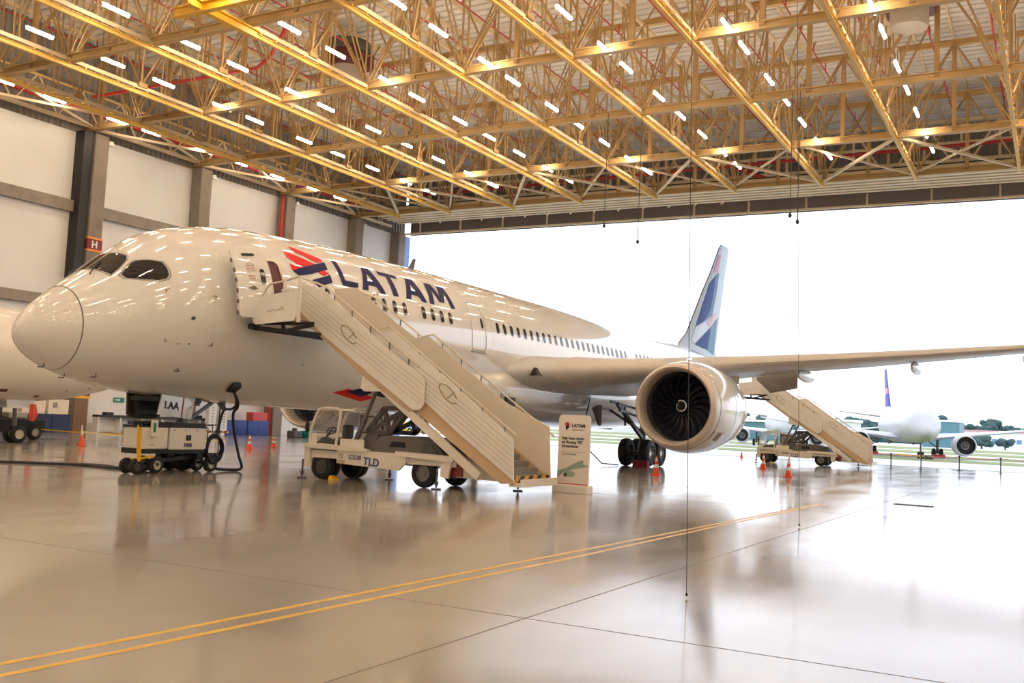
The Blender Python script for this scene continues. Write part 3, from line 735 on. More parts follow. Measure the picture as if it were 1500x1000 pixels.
# wing-root leading edge cap with light
mb = MB()
for sgn in (1,): mb.sphere((XC+sgn*3.35, 38.0, 4.05), 1, 20, 14, sc=(.95, .95, .48))

MB().plate([(XC+3.60, 3.90), (XC+3.98, 3.94), (XC+3.80, 4.26)], 37.28, 37.8, 'XZ').build('landing_light', M['glass_dark'], air)

# engines --------------------------------------------------------------
def engine(sgn, full):
    ex, ez, ey = XC + sgn*9.7, 2.86, 38.3
    C_ = (ex, ey, ez)
    e = MB().lathe([(1.76,.55),(1.83,.8),(1.90,1.3),(1.93,1.9),(1.93,2.6),(1.88,3.4),(1.78,4.2),(1.64,4.9),(1.60,4.95),(1.52,4.9),(1.50,4.2)], C_, 'Y', 72).build('engine', M['skin'], air, smooth=True, ang=45)
    e['_o'] = tuple(air['_o'])
    MB().lathe([(1.44,.75),(1.43,.45),(1.46,.2),(1.52,.06),(1.58,0),(1.64,.03),(1.71,.18),(1.76,.4),(1.765,.56)], C_, 'Y', 72).build('inlet_lip', M['lip'], e, smooth=True, ang=60)
    MB().lathe([(1.44,.74),(1.45,1.3),(1.46,2.0)], C_, 'Y', 72).build('inlet_duct', M['inlet'], e, smooth=True)
    MB().lathe([(1.46,1.95),(0,1.95)], C_, 'Y', 48).build('fan_case_back', M['black'], e)
    MB().lathe([(1.20,4.0),(1.10,5.0),(.78,6.0),(.72,6.0),(.7,5.6)], C_, 'Y', 40).lathe([(.55,5.5),(.42,6.2),(.05,7.1),(0,7.12)], C_, 'Y', 32).build('exhaust_nozzle', M['gearsteel'], e, smooth=True)
    # chevrons
    ch = MB()
    for k in range(20):
        a0 = 2*PI*k/20; a1 = 2*PI*(k+1)/20; am = (a0+a1)/2
        def q(r, t, a): return (ex+r*math.cos(a), ey+t, ez+r*math.sin(a))
        ch.add([q(1.645,4.88,a0), q(1.645,4.88,a1), q(1.56,5.35,am), q(1.60,4.88,a0), q(1.60,4.88,a1), q(1.53,5.35,am)], [(0,1,2),(5,4,3),(0,3,4,1),(1,4,5,2),(2,5,3,0)])
    ch.build('chevron_ring', M['skin'], e)
    # fan blade
    nb = 20
    def blade_mb(ang):
        mb = MB(); rings = []
        for i in range(9):
            u = i/8; r = .26 + 1.15*u; tw = R(22 + 38*u); sweep = .16*math.sin(PI*u)*1 - .30*u*u; ch_ = .34 + .24*u
            th = .028*(1-u)+.010; ring = []
            for (cx, cy) in ((-.5,0),(-.2,.9),(.2,.9),(.5,0),(.2,-.6),(-.2,-.6)):
                tx = cx*ch_*math.sin(tw) + cy*th*math.cos(tw); ty = cx*ch_*math.cos(tw) - cy*th*math.sin(tw)
                a = ang + sweep/max(r,.4)*1.0
                rr = r; px_ = rr*math.cos(a) - tx*math.sin(a); pz_ = rr*math.sin(a) + tx*math.cos(a)
                ring.append((px_, ty + .0, pz_))
            rings.append(ring)
        return mb.loft(rings, caps=True)
    loc = Vector((ex, ey+1.25, ez))
    if full:
        for k in range(nb):
            o = blade_mb(2*PI*k/nb).build('fan_blade', M['blade'], e, org=(0,0,0), smooth=True, ang=50); o.location = loc - Vector(tuple(air['_o']))
    else:
        mb = MB()
        for k in range(nb): mb2 = blade_mb(2*PI*k/nb); mb.add(mb2.v, mb2.f)
        o = mb.build('fan', M['blade'], e, org=(0,0,0), smooth=True, ang=50); o.location = loc - Vector(tuple(air['_o']))
    MB().lathe([(0,.62),(.05,.64),(.12,.74),(.20,.90),(.27,1.08),(.30,1.3),(.30,1.6)], C_, 'Y', 32).build('spinner', M['black'], e, smooth=True)
    sp = []
    for i in range(40):
        u = i/39; a = u*2*PI*1.15 + 1.2; rr = .06 + .19*u**.8
        t = .64 + (rr/.27)**1.15*.42; sp.append((ex + (rr+.012)*math.cos(a), ey + t - .02, ez + (rr+.012)*math.sin(a)))
    MB().tube(sp, [.008+.022*min(1, i/10) for i in range(40)], 6).build('spinner_spiral', M['white'], e, smooth=True)
    # pylon
    MB().loft([[(ex-w_, y, z0), (ex+w_, y, z0), (ex+w_, y, z1), (ex-w_, y, z1)] for w_, y, z0, z1 in ((.02,ey+1.4,ez+1.85,ez+1.95),(.2,ey+2.4,ez+1.7,ez+2.12),(.26,ey+4.2,ez+1.3,ez+2.15),(.26,ey+6,ez+1.0,ez+2.0),(.1,ey+9,ez+1.4,ez+1.75))], caps=True).build('pylon', M['skin'], e, smooth=True, ang=40)
    # strake and latches
    st = R(40)*1 if sgn == 1 else R(140)
    MB().plate([(ey+1.5, 0), (ey+2.7, 0), (ey+2.7, .42), (ey+2.3, .42)], -.015, .015, 'YZ').build('strake', M['skin'], e, org=(0,0,0)).matrix_local = Matrix.Translation(Vector((ex+1.88*math.cos(st), 0, ez+1.88*math.sin(st))) - Vector(tuple(air['_o']))) @ Matrix.Rotation(-(PI/2-st), 4, 'Y')
    MB().lathe([(1.772,.60),(1.79,.64)], C_, 'Y', 72).build('cowl_seam', M['seam'], e)
    MB().lathe([(1.937,2.3),(1.937,2.33)], C_, 'Y', 72).build('cowl_seam', M['greyline'], e)
    MB().lathe([(1.80,.66),(1.905,1.29),(1.92,1.45)], C_, 'Y', 10, a0=R(-45), a1=R(-32)).build('oil_access_panel', M['greyline'], e)
    return e
engine(1, True); engine(-1, False)

# tail -----------------------------------------------------------------
def fin_x(z): return .34 - .24*(z-7)/9.8
fr = []
for z, le, te in ((7.2,65.0,75.2),(8.3,66.8,74.75),(8.86,67.85,74.95),(10.36,69.3,75.45),(12.2,71.05,76.0),(14.06,73.0,76.6),(16.2,74.93,77.4),(16.6,75.5,77.6)):
    h = fin_x(z); c = te-le
    fr.append([(XC-h*.0, le, z), (XC+h*.7, le+c*.07, z), (XC+h, le+c*.22, z), (XC+h, le+c*.6, z), (XC+.03, te, z), (XC-.03, te, z), (XC-h, le+c*.6, z), (XC-h, le+c*.22, z), (XC-h*.7, le+c*.07, z)])
fr.insert(0, [(p[0], p[1]-1.3 if i in (0,1,8) else p[1], 7.0) for i, p in enumerate(fr[0])])
fin = MB().loft(fr, caps=True).build('vertical_fin', M['finblue'], air, smooth=True, ang=30)
def find(poly, m_, nm='fin_stripe'):
    # flat coloured panel just proud of the fin side, split so it follows the flat and the tapering rear
    def fx(y, z):
        import bisect
        Z = [(7.2,65.0,75.2),(8.3,66.8,74.75),(8.86,67.85,74.95),(10.36,69.3,75.45),(12.2,71.05,76.0),(14.06,73.0,76.6),(16.2,74.93,77.4),(16.6,75.5,77.6)]
        for a, b in zip(Z, Z[1:]):
            if a[0] <= z <= b[0]:
                t = (z-a[0])/(b[0]-a[0]); le = a[1]+(b[1]-a[1])*t; te = a[2]+(b[2]-a[2])*t; break
        else: le, te = Z[0][1:] if z < 7.2 else Z[-1][1:]
        u = (y-le)/(te-le); h = fin_x(z)
        if u < .07: return h*.7*u/.07
        if u < .22: return h*(.7+.3*(u-.07)/.15)
        if u < .6: return h
        return h + (.03-h)*(u-.6)/.4
    b = bmesh.new(); vs = [b.verts.new((0, y, z)) for y, z in poly]; f = b.faces.new(vs); bmesh.ops.triangulate(b, faces=[f])
    for it in range(4): bmesh.ops.subdivide_edges(b, edges=[e for e in b.edges if e.calc_length() > .5], cuts=1); bmesh.ops.triangulate(b, faces=b.faces[:])
    for v in b.verts: v.co = Vector((XC + fx(v.co.y, v.co.z) + .02, v.co.y, v.co.z)) - Vector(tuple(air['_o']))
    me = bpy.data.meshes.new(nm); b.to_mesh(me); b.free(); me.materials.append(m_); o = bpy.data.objects.new(nm, me); COL.objects.link(o); o.parent = fin
find([(73.97, 14.01), (73.14, 13.54), (72.27, 13.02), (70.69, 11.23), (69.14, 9.44), (71.13, 10.08), (72.52, 11.15), (73.24, 12.5)], M['finnavy'])
find([(73.97, 14.01), (74.66, 14.2), (73.94, 12.49), (72.91, 10.68), (71.13, 10.08), (72.52, 11.15), (73.24, 12.5)], M['finmid'])
find([(74.63, 15.65), (75.16, 15.74), (74.31, 14.17), (73.3, 14.1)], M['finred'])
find([(71.46, 10.04), (74.08, 11.05), (74.81, 10.88), (72.42, 9.74)], M['finpink'])
find([(68.78, 8.11), (72.49, 9.69), (71.99, 7.99), (70.68, 7.98)], M['finnavy'])
find([(72.49, 9.69), (74.76, 10.68), (74.06, 7.74), (71.99, 7.97)], M['finmid'])
find([(69.15, 9.39), (71.29, 10.03), (72.32, 9.7), (68.77, 8.16), (68.2, 8.35)], M['finpale'])
MB().loft([[(XC-.04,64.97,7.2),(XC+.04,64.97,7.2),(XC,65.15,7.2)]]+[[(XC-.04,le-.03,z),(XC+.04,le-.03,z),(XC,le+.15,z)] for z, le in ((8.3,66.8),(8.86,67.85),(10.36,69.3),(12.2,71.05),(14.06,73.0),(16.2,74.93),(16.58,75.45))], caps=True).build('fin_leading_edge', M['darksteel'], fin)
for sgn in (1,-1):
    MB().loft([[(XC+sgn*d, le+x*c, z+y*c) for x, y in foil(8, .09, 0)] for d, le, c, z in ((.6,69.2,6.2,6.35),(5,72.6,4.1,6.75),(9.4,76.0,2.0,7.15),(9.8,76.8,1.0,7.18))], caps=True).build('horizontal_stabilizer', M['skin'], air, smooth=True, ang=60)

# landing gear -----------------------------------------------------------
def wheel_mb(c, r, w, ax='X'):
    t = MB().lathe([(r*.56,-w/2),(r*.82,-w/2),(r*.96,-w*.38),(r,-w*.2),(r,w*.2),(r*.96,w*.38),(r*.82,w/2),(r*.56,w/2),(r*.56,-w/2)], c, ax, 28)
    h = MB().lathe([(0,-w*.30),(r*.2,-w*.34),(r*.22,-w*.2),(r*.5,-w*.2),(r*.57,-w*.44),(r*.57,w*.44),(r*.5,w*.2),(r*.22,w*.2),(r*.2,w*.34),(0,w*.3)], c, ax, 24)
    return t, h
for sgn in (1, -1):
    gx, gy = XC + sgn*4.9, 47.4
    g = MB().tube([(gx+sgn*.25, gy-.1, 4.2), (gx, gy, 2.2), (gx, gy, .75)], [.17,.17,.13], 14).tube([(gx, gy-.80, .68), (gx, gy+.80, .68)], .12, 10).build('main_landing_gear', M['gearsteel'], air, smooth=True)
    for dy in (-.75, .75):
        for dx in (-.56, .56):
            t, h = wheel_mb((gx+dx, gy+dy, .68), .68, .48)
            o = t.build('tyre', M['rubber'], g, org=tuple(air['_o']), smooth=True); h.build('wheel_hub', M['hubgrey'] if dx*sgn < 0 else M['alu'], g, org=tuple(air['_o']), smooth=True)
        MB().tube([(gx-.5, gy+dy, .68), (gx+.5, gy+dy, .68)], .08, 8).build('axle', M['gearsteel'], g, org=tuple(air['_o']))
    br = MB().beam((gx, gy-.1, 1.4), (gx-.1, gy-3.2, 3.0), .16).beam((gx, gy-.1, 2.4), (gx+.1, gy-3.4, 2.7), .11).beam((gx, gy, 1.7), (gx-sgn*2.0, gy-.2, 2.9), .13)
    br.beam((gx-.3, gy-1.8, 2.9), (gx+.2, gy-2.9, 2.0), .09).beam((gx+.3, gy-1.4, 2.8), (gx-.3, gy-3.6, 3.1), .10)
    br.build('side_brace', M['gearsteel'], g, org=tuple(air['_o']))
    MB().plate([(gy-1.6, 1.9), (gy+1.3, 1.9), (gy+1.5, 3.9), (gy-1.9, 3.9)], gx+sgn*.55, gx+sgn*.62, 'YZ').build('gear_door', M['skin'], g, org=tuple(air['_o']))
    if sgn == 1:
        MB().tube([(gx-1.2, gy-4.0, 3.2), (gx-1.3, gy-4.2, 2.3), (gx-1.4, gy-4.1, 1.6), (gx-1.2, gy-3.8, .7), (gx-.9, gy-3.0, .12), (gx-.5, gy-1.9, .05)], .03, 6).build('ground_hose', M['hose'], g, org=tuple(air['_o']), smooth=True)
        MB().loft([[(gx-1.1,gy-4.0,2.75),(gx-.8,gy-4.0,2.9),(gx-.6,gy-3.9,2.9),(gx-.9,gy-3.9,2.6)],[(gx-.75,gy-4.0,1.95),(gx-.65,gy-4.0,1.9),(gx-.6,gy-3.9,1.95),(gx-.7,gy-3.9,2.0)]], caps=True).build('hanging_panel', M['gearsteel'], g, org=tuple(air['_o']))
        MB().box(gx+.2, gx+.95, gy-1.75, gy-1.45, 0, .32).build('wheel_chock', mat('dark_red_chock', (.25,.01,.02), .6), g, org=tuple(air['_o']))
# nose gear
gx, gy = XC, 21.55
g = MB().tube([(gx, gy+.1, 2.4), (gx, gy, .5)], .13, 12).tube([(gx-.38, gy, .50), (gx+.38, gy, .50)], .07, 8).beam((gx, gy, 1.3), (gx, gy+1.5, 2.2), .09).build('nose_landing_gear', M['gearsteel'], air, smooth=True)
for dx in (-.27, .27):
    t, h = wheel_mb((gx+dx, gy, .50), .50, .32)
    t.build('tyre', M['rubber'], g, org=tuple(air['_o']), smooth=True); h.build('wheel_hub', M['hubgrey'], g, org=tuple(air['_o']), smooth=True)
def gdoor(poly, x, nm, m_, lab=None, th=.05):
    return MB().plate(poly, x-th, x, 'YZ').build(nm, m_, air, label=lab)
dd = gdoor([(20.37,2.42),(21.15,2.36),(21.62,2.32),(21.49,1.53),(21.1,1.57),(20.22,1.65)], XC+.56, 'nose_gear_door', M['skin'], 'white nose gear door lettered LAA')
MB().plate([(21.14,2.36),(21.18,2.36),(21.12,1.565),(21.08,1.57)], XC+.56, XC+.568, 'YZ').build('red_line', mat('door_red_line', (.30,.02,.02), .5), dd, org=tuple(air['_o']))
text('LAA', .30, M['ink'], 'lettering', dd, (XC+.572, 20.42, 1.84), (PI/2, R(3.5), PI/2), bold=.006)
gdoor([(20.05,2.46),(21.32,2.40),(21.24,1.60),(21.1,1.50),(20.3,1.50),(20.1,1.62)], XC-.56, 'nose_gear_door', mat('dark_olive_liner', (.045,.045,.03), .6), 'dark inner face of the far nose gear door', .08)
MB().box(XC-.55, XC-.5, 20.3, 21.1, 1.65, 1.75).box(XC-.56, XC-.45, 20.3, 20.4, 1.6, 2.3).build('door_rib', M['darksteel'], air)
MB().box(XC-.5, XC+.5, 20.1, 21.9, 2.03, 2.16).build('wheel_well', M['black'], air)
MB().plate([(21.2,1.95),(22.0,1.95),(22.0,2.25),(21.2,2.25)], XC+.3, XC+.34, 'YZ').build('inner_door_link', M['darksteel'], air)
# power umbilical under the belly
def hose(pts, r, nm, lab, cat='hose', m_='hose', group=None):
    P = [Vector(p) for p in pts]; out = []
    for i in range(len(P)-1):
        p0 = P[max(i-1,0)]; p1 = P[i]; p2 = P[i+1]; p3 = P[min(i+2, len(P)-1)]
        for k in range(6):
            t = k/6; out.append(.5*((2*p1)+(-p0+p2)*t+(2*p0-5*p1+4*p2-p3)*t*t+(-p0+3*p1-3*p2+p3)*t**3))
    out.append(P[-1]); o = MB().tube(out, r, 8).build(nm, M[m_], org=tuple(P[-1]), smooth=True); tag(o, lab, cat, group); return o
MB().loft([[pt(6.05,-58,.01),pt(6.3,-58,.01),pt(6.3,-50,.01),pt(6.05,-50,.01)],[pt(6.0,-58,.12),pt(6.35,-58,.12),pt(6.35,-52,.12),pt(6.0,-52,.12)]], caps=True).build('power_socket', M['black'], air)
hose([(-21.7,22.1,2.42),(-21.75,22.35,2.15),(-21.9,22.5,1.95),(-22.0,22.45,1.75),(-22.05,22.6,1.2),(-22.05,22.85,.5),(-22.05,23.0,.10),(-22.2,22.6,.05),(-22.3,22.1,.12),(-22.35,22.0,.4)], .045, 'power_hose', 'thick black power cable dropping from the airliner belly to the floor')
hose([(-21.7,22.15,2.4),(-21.85,22.4,2.05),(-21.95,22.3,1.9),(-22.0,22.05,1.85),(-22.05,21.95,1.4),(-22.1,21.9,1.0)], .040, 'power_hose', 'second black power cable looping from the belly to the cart rack')
hose([(-34,15.5,.03),(-30,17.0,.03),(-28.0,18.3,.03),(-26.4,19.6,.03),(-25.4,20.1,.03),(-24.4,20.0,.03),(-23.4,20.2,.03),(-22.9,20.4,.10)], .045, 'supply_cable', 'black supply cable lying on the floor from the cart to the left edge')
hose([(-34,15.9,.03),(-30,17.5,.03),(-27.0,19.3,.03),(-25.8,20.5,.03),(-24.9,20.5,.03),(-24.0,20.3,.03),(-23.0,20.7,.08)], .03, 'supply_cable', 'thinner black cable lying beside the supply cable on the floor')
# ------------------------------------------------------------------ passenger stairs truck
FY = 22.5
def S(x, z): return (x*.97, 1.9+(z-1.9)*.97)
def SP(L): return [S(*p) for p in L]
st = thing('passenger_stairs_truck', 'cream passenger stairs truck at the front left door of the large airliner', 'boarding stairs', (-16, FY+1.15, 0), 'boarding stairs trucks')
W = 2.3
def sb(mb, name, m_, par=None, **k): return mb.build(name, M[m_] if isinstance(m_, str) else m_, par or st, org=tuple(st['_o']), **k)
y0, y1 = FY, FY+W
# chassis
ch = MB()
for ya, yb in ((y0+.12, y0+.20), (y1-.20, y1-.12)):
    ch.plate(SP([(-18.62,.86),(-18.62,.46),(-16.4,.38),(-16.15,.62),(-16.15,.86)]), ya, yb)
    ch.plate(SP([(-14.98,.82),(-14.98,.30),(-14.72,.26),(-14.62,.80)]), ya, yb)
    ch.plate(SP([(-19.86,.92),(-19.86,.30),(-19.70,.30),(-19.62,.92)]), ya, yb)
    ch.plate(SP([(-16.5,.92),(-16.5,.80),(-14.55,.72),(-14.55,.88)]), ya-.05, yb+.05)
    ch.plate(SP([(-19.86,1.0),(-19.86,.86),(-18.3,.84),(-17.5,.84),(-17.5,.92),(-18.3,.98)]), ya-.05, yb+.05)
ch.box(-19.2, -14.1, y0+.2, y1-.2, .62, .84).box(-19.25, -19.05, y0+.15, y1-.15, .35, .9)
c_ = sb(ch, 'chassis', 'cream')
sb(MB().plate(SP([(-14.7,.82),(-13.9,.72),(-13.0,.40),(-13.2,.28),(-14.6,.30)]), y0+.35, y1-.35), 'rear_bumper_box', 'cream')
sb(MB().box(-14.35, -13.95, y0+.28, y0+.36, .38, .68), 'tail_lamp', mat('dark_red_lamp', (.25,.03,.02), .3))
o = text('TLD', .30, mat('tld_blue', (.03,.10,.28), .4), 'lettering', c_, (-17.12, y0+.115, .52), (PI/2, R(4), 0), bold=.008)
o = text('ES', .17, M['gold'], 'lettering', c_, (-18.0, y0+.115, .66), (PI/2, R(4), 0))
o = text('020', .17, M['gold'], 'lettering', c_, (-18.03, y0+.115, .50), (PI/2, R(4), 0))
sb(MB().box(-17.63, -17.2, y0+.105, y0+.118, .64, .76), 'number_plate', 'hubgrey', c_)
o = text('ORJ-020', .085, M['offwhite'], 'lettering', c_, (-17.61, y0+.10, .675), (PI/2, 0, 0))
# wheels
for x in (-18.72, -15.17):
    for ya in (y0+.34, y1-.34):
        t, h = wheel_mb((x, ya, .40 if x > -17 else .38), .40 if x > -17 else .38, .24, 'Y')
        w_ = sb(t, 'wheel', 'rubber', smooth=True); sb(h, 'wheel_hub', 'hubgrey' if x > -17 else 'darksteel', w_, smooth=True)
        if x < -17: t, h = wheel_mb((x-.0, ya+.27*(1 if ya < 23.5 else -1), .38), .38, .2, 'Y'); sb(t, 'wheel', 'rubber', smooth=True)
sb(MB().plate([(-18.42,0),(-18.22,0),(-18.24,.05),(-18.38,.13)], y0+.22, y0+.46), 'wheel_chock', 'yellow')
# stabiliser jacks
for x, ya in ((-19.30, y0+.12), (-14.65, y0+.14), (-17.6, y1-.2), (-13.15, y1-.3)):
    sb(MB().cyl((x, ya, .30), .03, .5).lathe([(.0,.12),(.06,.12),(.06,.2),(0,.22)], (x,ya,0), 'Z', 12).cyl((x, ya, .015), .14, .03), 'stabiliser_jack', 'gearsteel', smooth=True)
# cab: frame, pillars, seat, dash, steering wheel, glass
cb = None
for ya in (y0+.18, y0+1.55):
    cab = MB(); cab.tube([(-19.15,ya,.95),(-19.12,ya,1.40),(-18.95,ya,1.85),(-18.82,ya,2.02),(-18.6,ya,2.06),(-18.15,ya,2.05),(-18.05,ya,1.98),(-18.10,ya,1.5),(-18.18,ya,.95)], .045, 8)
    f_ = sb(cab, 'cab_frame', 'cream', smooth=True); cb = cb or f_
sb(MB().box(-18.9, -17.55, y0+.18, y0+1.55, 2.0, 2.06), 'cab_roof', 'cream', cb)
sb(MB().plate([(-17.98,.95),(-17.98,1.98),(-17.0,1.9),(-17.0,1.36),(-17.1,.95)], y0+.95, y0+1.0).plate([(-18.04,.95),(-18.04,1.2),(-17.2,1.2),(-17.2,.95)], y0+.2, y0+.25), 'rear_panel', 'cream', cb)
sb(MB().box(-19.05, -18.3, y0+.25, y0+1.5, .86, .95).plate([(-19.14,.9),(-19.14,1.32),(-19.0,1.32),(-18.9,1.2),(-18.9,.9)], y0+.2, y0+1.5), 'floor_pan', 'cream', cb)
sb(MB().cbox(-18.55, -18.15, y0+.5, y0+.95, .95, 1.22, .04).cbox(-18.25, -18.12, y0+.5, y0+.95, 1.2, 1.6, .04).plate([(-19.0,.98),(-18.3,.98),(-18.3,1.1),(-18.7,1.22)], y0+.22, y0+.45), 'seat', 'darksteel', cb)
ring = [( -18.72+.15*math.cos(a)*.5, y0+.62+.19*math.sin(a), 1.40+.19*math.cos(a)*.55) for a in [2*PI*k/24 for k in range(24)]]
sb(MB().tube(ring, .016, 6, closed=True).beam((-18.72,y0+.62,1.4), (-18.95,y0+.62,1.15), .04).beam(ring[0], ring[12], .02).beam(ring[6], ring[18], .02), 'steering_wheel', 'black', cb, smooth=True)
sb(MB().plate([(-19.08,1.36),(-18.9,1.86),(-18.89,1.86),(-19.07,1.36)], y0+.25, y0+1.5), 'windscreen', 'clear', cb)
sb(MB().plate([(-17.9,1.42),(-17.9,1.88),(-17.15,1.84),(-17.25,1.42)], y0+.93, y0+.945), 'rear_side_window', 'clear', cb)
sb(MB().tube([(-17.9,y0+.92,1.40),(-17.92,y0+.92,1.88),(-17.15,y0+.92,1.86),(-17.1,y0+.92,1.5),(-17.3,y0+.92,1.4)], .018, 6, closed=True), 'window_seal', 'black', cb)
sb(MB().box(-19.2,-19.14,y0+.02,y0+.12,1.35,1.62).tube([(-19.17,y0+.07,1.6),(-19.1,y0+.12,1.75),(-19.0,y0+.2,1.8)], .012, 6), 'side_mirror', 'black', cb)
sb(MB().tube([(-18.75,y0+.1,.95),(-18.7,y0+.1,1.02),(-18.1,y0+.1,1.0),(-18.05,y0+.1,.93)], .025, 6), 'step_bar', 'cream', cb)
# engine hood
hd_ = sb(MB().plate(SP([(-17.75,.86),(-17.35,1.33),(-16.0,1.35),(-15.4,1.20),(-15.05,.84)]), y0+.45, y1-.35), 'engine_hood', 'hood')
sb(MB().plate(SP([(-17.0,1.02),(-16.9,1.18),(-16.45,1.18),(-16.42,1.02)]), y0+.43, y0+.47), 'hood_vent', 'black', hd_)
sb(MB().plate(SP([(-15.85,1.20),(-15.85,.84),(-15.25,.84),(-15.5,1.18)]), y0+.42, y0+.46), 'hood_side_panel', mat('blue_grey_panel', (.10,.10,.105), .4), hd_)
sb(MB().plate(SP([(-18.2,.86),(-17.8,1.45),(-17.35,1.45),(-17.75,.86)]), y0+.5, y0+.9), 'hydraulic_tank', 'hood')
# lattice support under the flight
lat = MB()
for ya in (y0+.5, y1-.5):
    P = [Vector((a, ya, b)) for a, b in SP([(-17.85,1.42),(-17.28,2.13),(-16.42,2.16),(-17.05,1.42)])]
    for a, b in ((0,1),(1,2),(2,3),(3,0),(0,2),(1,3)): lat.beam(P[a], P[b], .07, .13)
for a, b in SP([(-17.28,2.13),(-16.42,2.16)]): lat.beam((a, y0+.5, b), (a, y1-.5, b), .07)
sb(lat, 'lattice_support', 'darksteel')
for ya in (y0+.38, y1-.38):
    a, b = S(-18.25,.94); c, d = (-16.95,2.68); sb(MB().tube([(a,ya,b),(c,ya,d)], .055, 10).tube([(a,ya,b),((a+c)/2,ya,(b+d)/2)], .075, 10), 'lift_ram', 'hood', smooth=True)
# flights --------------------------------------------------------
low = [(-16.9,4.18),(-16.25,4.29),(-15.91,4.04),(-12.95,1.93),(-12.31,1.46),(-12.24,.40),(-14.0,1.56),(-15.02,2.29),(-16.9,3.55)]
upp = [(-19.72,5.77),(-18.66,5.42),(-17.97,4.89),(-17.05,4.26),(-16.5,3.87),(-15.3,3.13),(-15.06,2.91),(-15.07,2.27),(-15.17,2.13),(-15.39,2.10),(-18.56,4.08),(-19.65,4.89)]
lowF = [(-17.34,4.25),(-16.52,4.34),(-15.07,3.32),(-13.74,2.42),(-12.38,1.82),(-12.27,.38),(-12.7,.6),(-15.02,2.29),(-17.3,3.8)]
uppF = [(-20.3,5.89),(-19.4,5.91),(-17.93,4.85),(-17.05,4.3),(-16.26,3.79),(-15.3,3.13),(-15.1,2.3),(-15.4,2.1),(-18.56,4.08),(-20.2,5.0)]
def seams(mb, A, B, n, ya, t=.006, w=.012):
    for k in range(1, n):
        u = k/n; p = Vector((A[0][0]+(A[1][0]-A[0][0])*u, ya, A[0][1]+(A[1][1]-A[0][1])*u)); q = Vector((B[0][0]+(B[1][0]-B[0][0])*u, ya, B[0][1]+(B[1][1]-B[0][1])*u)); mb.beam(p, q, t, w, up=(0,1,0))
M['seamline'] = mat('panel_groove', (.40,.32,.26), .6)
for side, ya, yb in (('near', y0+.03, y0+.08), ('far', y1-.08, y1-.03)):
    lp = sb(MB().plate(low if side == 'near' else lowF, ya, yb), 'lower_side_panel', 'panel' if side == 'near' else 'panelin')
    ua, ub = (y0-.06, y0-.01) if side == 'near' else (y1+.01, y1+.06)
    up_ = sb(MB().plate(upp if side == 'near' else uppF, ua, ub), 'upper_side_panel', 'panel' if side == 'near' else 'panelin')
    if side == 'near':
        g1 = MB(); L = lambda a, b: [a, b]
        seams(g1, L((-16.6,4.24),(-15.02,2.29)), L((-12.31,1.46),(-12.24,.40)), 7, y0+.028)
        sb(g1, 'panel_groove', 'seamline', lp)
        g2 = MB(); seams(g2, L((-19.72,5.77),(-19.65,4.89)), L((-15.06,2.91),(-15.2,2.13)), 6, y0-.062)
        sb(g2, 'panel_groove', 'seamline', up_)
        for cx, cz, par, yy in ((-17.75,4.18,up_,y0-.068), (-14.35,2.58,lp,y0+.022)):
            pts_ = []
            for k in range(30):
                a = 2*PI*k/30*.93+.6; pts_.append((cx + .36*math.cos(a)*.78 + .08*math.sin(a), yy, cz + .12*math.sin(a) - .30*math.cos(a)*.78))
            sb(MB().tube(pts_, .012, 5).tube([(cx-.02,yy,cz-.12),(cx+.12,yy,cz-.02),(cx+.2,yy,cz+.05)], .010, 5), 'swoosh_mark', 'gold', par)
# floor stringers and steps
M['tan'] = mat('tan_stringer', (.62,.44,.27), .45)
for ya in (y0+.10, y1-.18):
    rs = MB(); rs.plate([(-15.6,2.10),(-15.2,2.40),(-12.3,.44),(-12.25,.32),(-12.64,.29),(-15.3,2.0)], ya-.02, ya+.06); sb(rs, 'stringer', 'tan')
for ya in (y0+.02, y1-.10): sb(MB().beam((-17.0,ya,3.02), (-13.25,ya,.43), .10, .22), 'support_beam', 'cream')
sb(MB().plate([(-17.18,3.11),(-17.24,2.66),(-17.1,2.57),(-16.51,2.59),(-16.28,2.74),(-17.0,3.2)], y0-.04, y0+.06), 'pivot_bracket', 'cream')
sb(MB().plate([(-17.18,3.11),(-17.24,2.66),(-17.1,2.57),(-16.51,2.59),(-16.28,2.74),(-17.0,3.2)], y1-.06, y1+.04), 'pivot_bracket', 'cream')
M['tanb'] = mat('tan_stringer_b', (.55,.40,.26), .5)
for ya in (y0-.05, y1-.03): sb(MB().plate([(-19.65,4.89),(-19.64,4.69),(-17.1,2.96),(-15.55,2.05),(-15.39,2.12),(-17.1,3.14)], ya, ya+.08), 'upper_stringer', 'tanb')
sm = MB().box(0, .30, 0, W-.36, -.03, 0).box(.27, .30, 0, W-.36, -.2, 0).mesh('stair_tread', M['tread'])
n = 24
for k in range(n):
    u = k/(n-1); x = -12.62 - u*6.65; z = .50 + u*4.02
    inst('stair_tread', sm, st, (x+16, y0+.18-(FY+1.15), z))
sb(MB().box(-12.42, -12.05, y0+.15, y1-.15, .28, .33).box(-12.07, -12.03, y0+.1, y1-.1, .26, .44), 'foot_plate', 'panelin')
sb(MB().box(-12.33, -12.29, y0+.12, y1-.12, .28, .50), 'hazard_riser', 'hazard')
sb(MB().box(-12.38, -12.02, y0+.06, y1-.06, .24, .28), 'foot_base', 'panelin')
# flight under plates (louvres seen below)
lv = MB()
for k in range(5): lv.beam((S(-16.0,2.1)[0], y0+.25+.4*k, S(-16.0,2.1)[1]), (S(-13.6,.62)[0], y0+.25+.4*k, S(-13.6,.62)[1]), .05, .05)
sb(lv, 'guide_rails', 'darksteel')
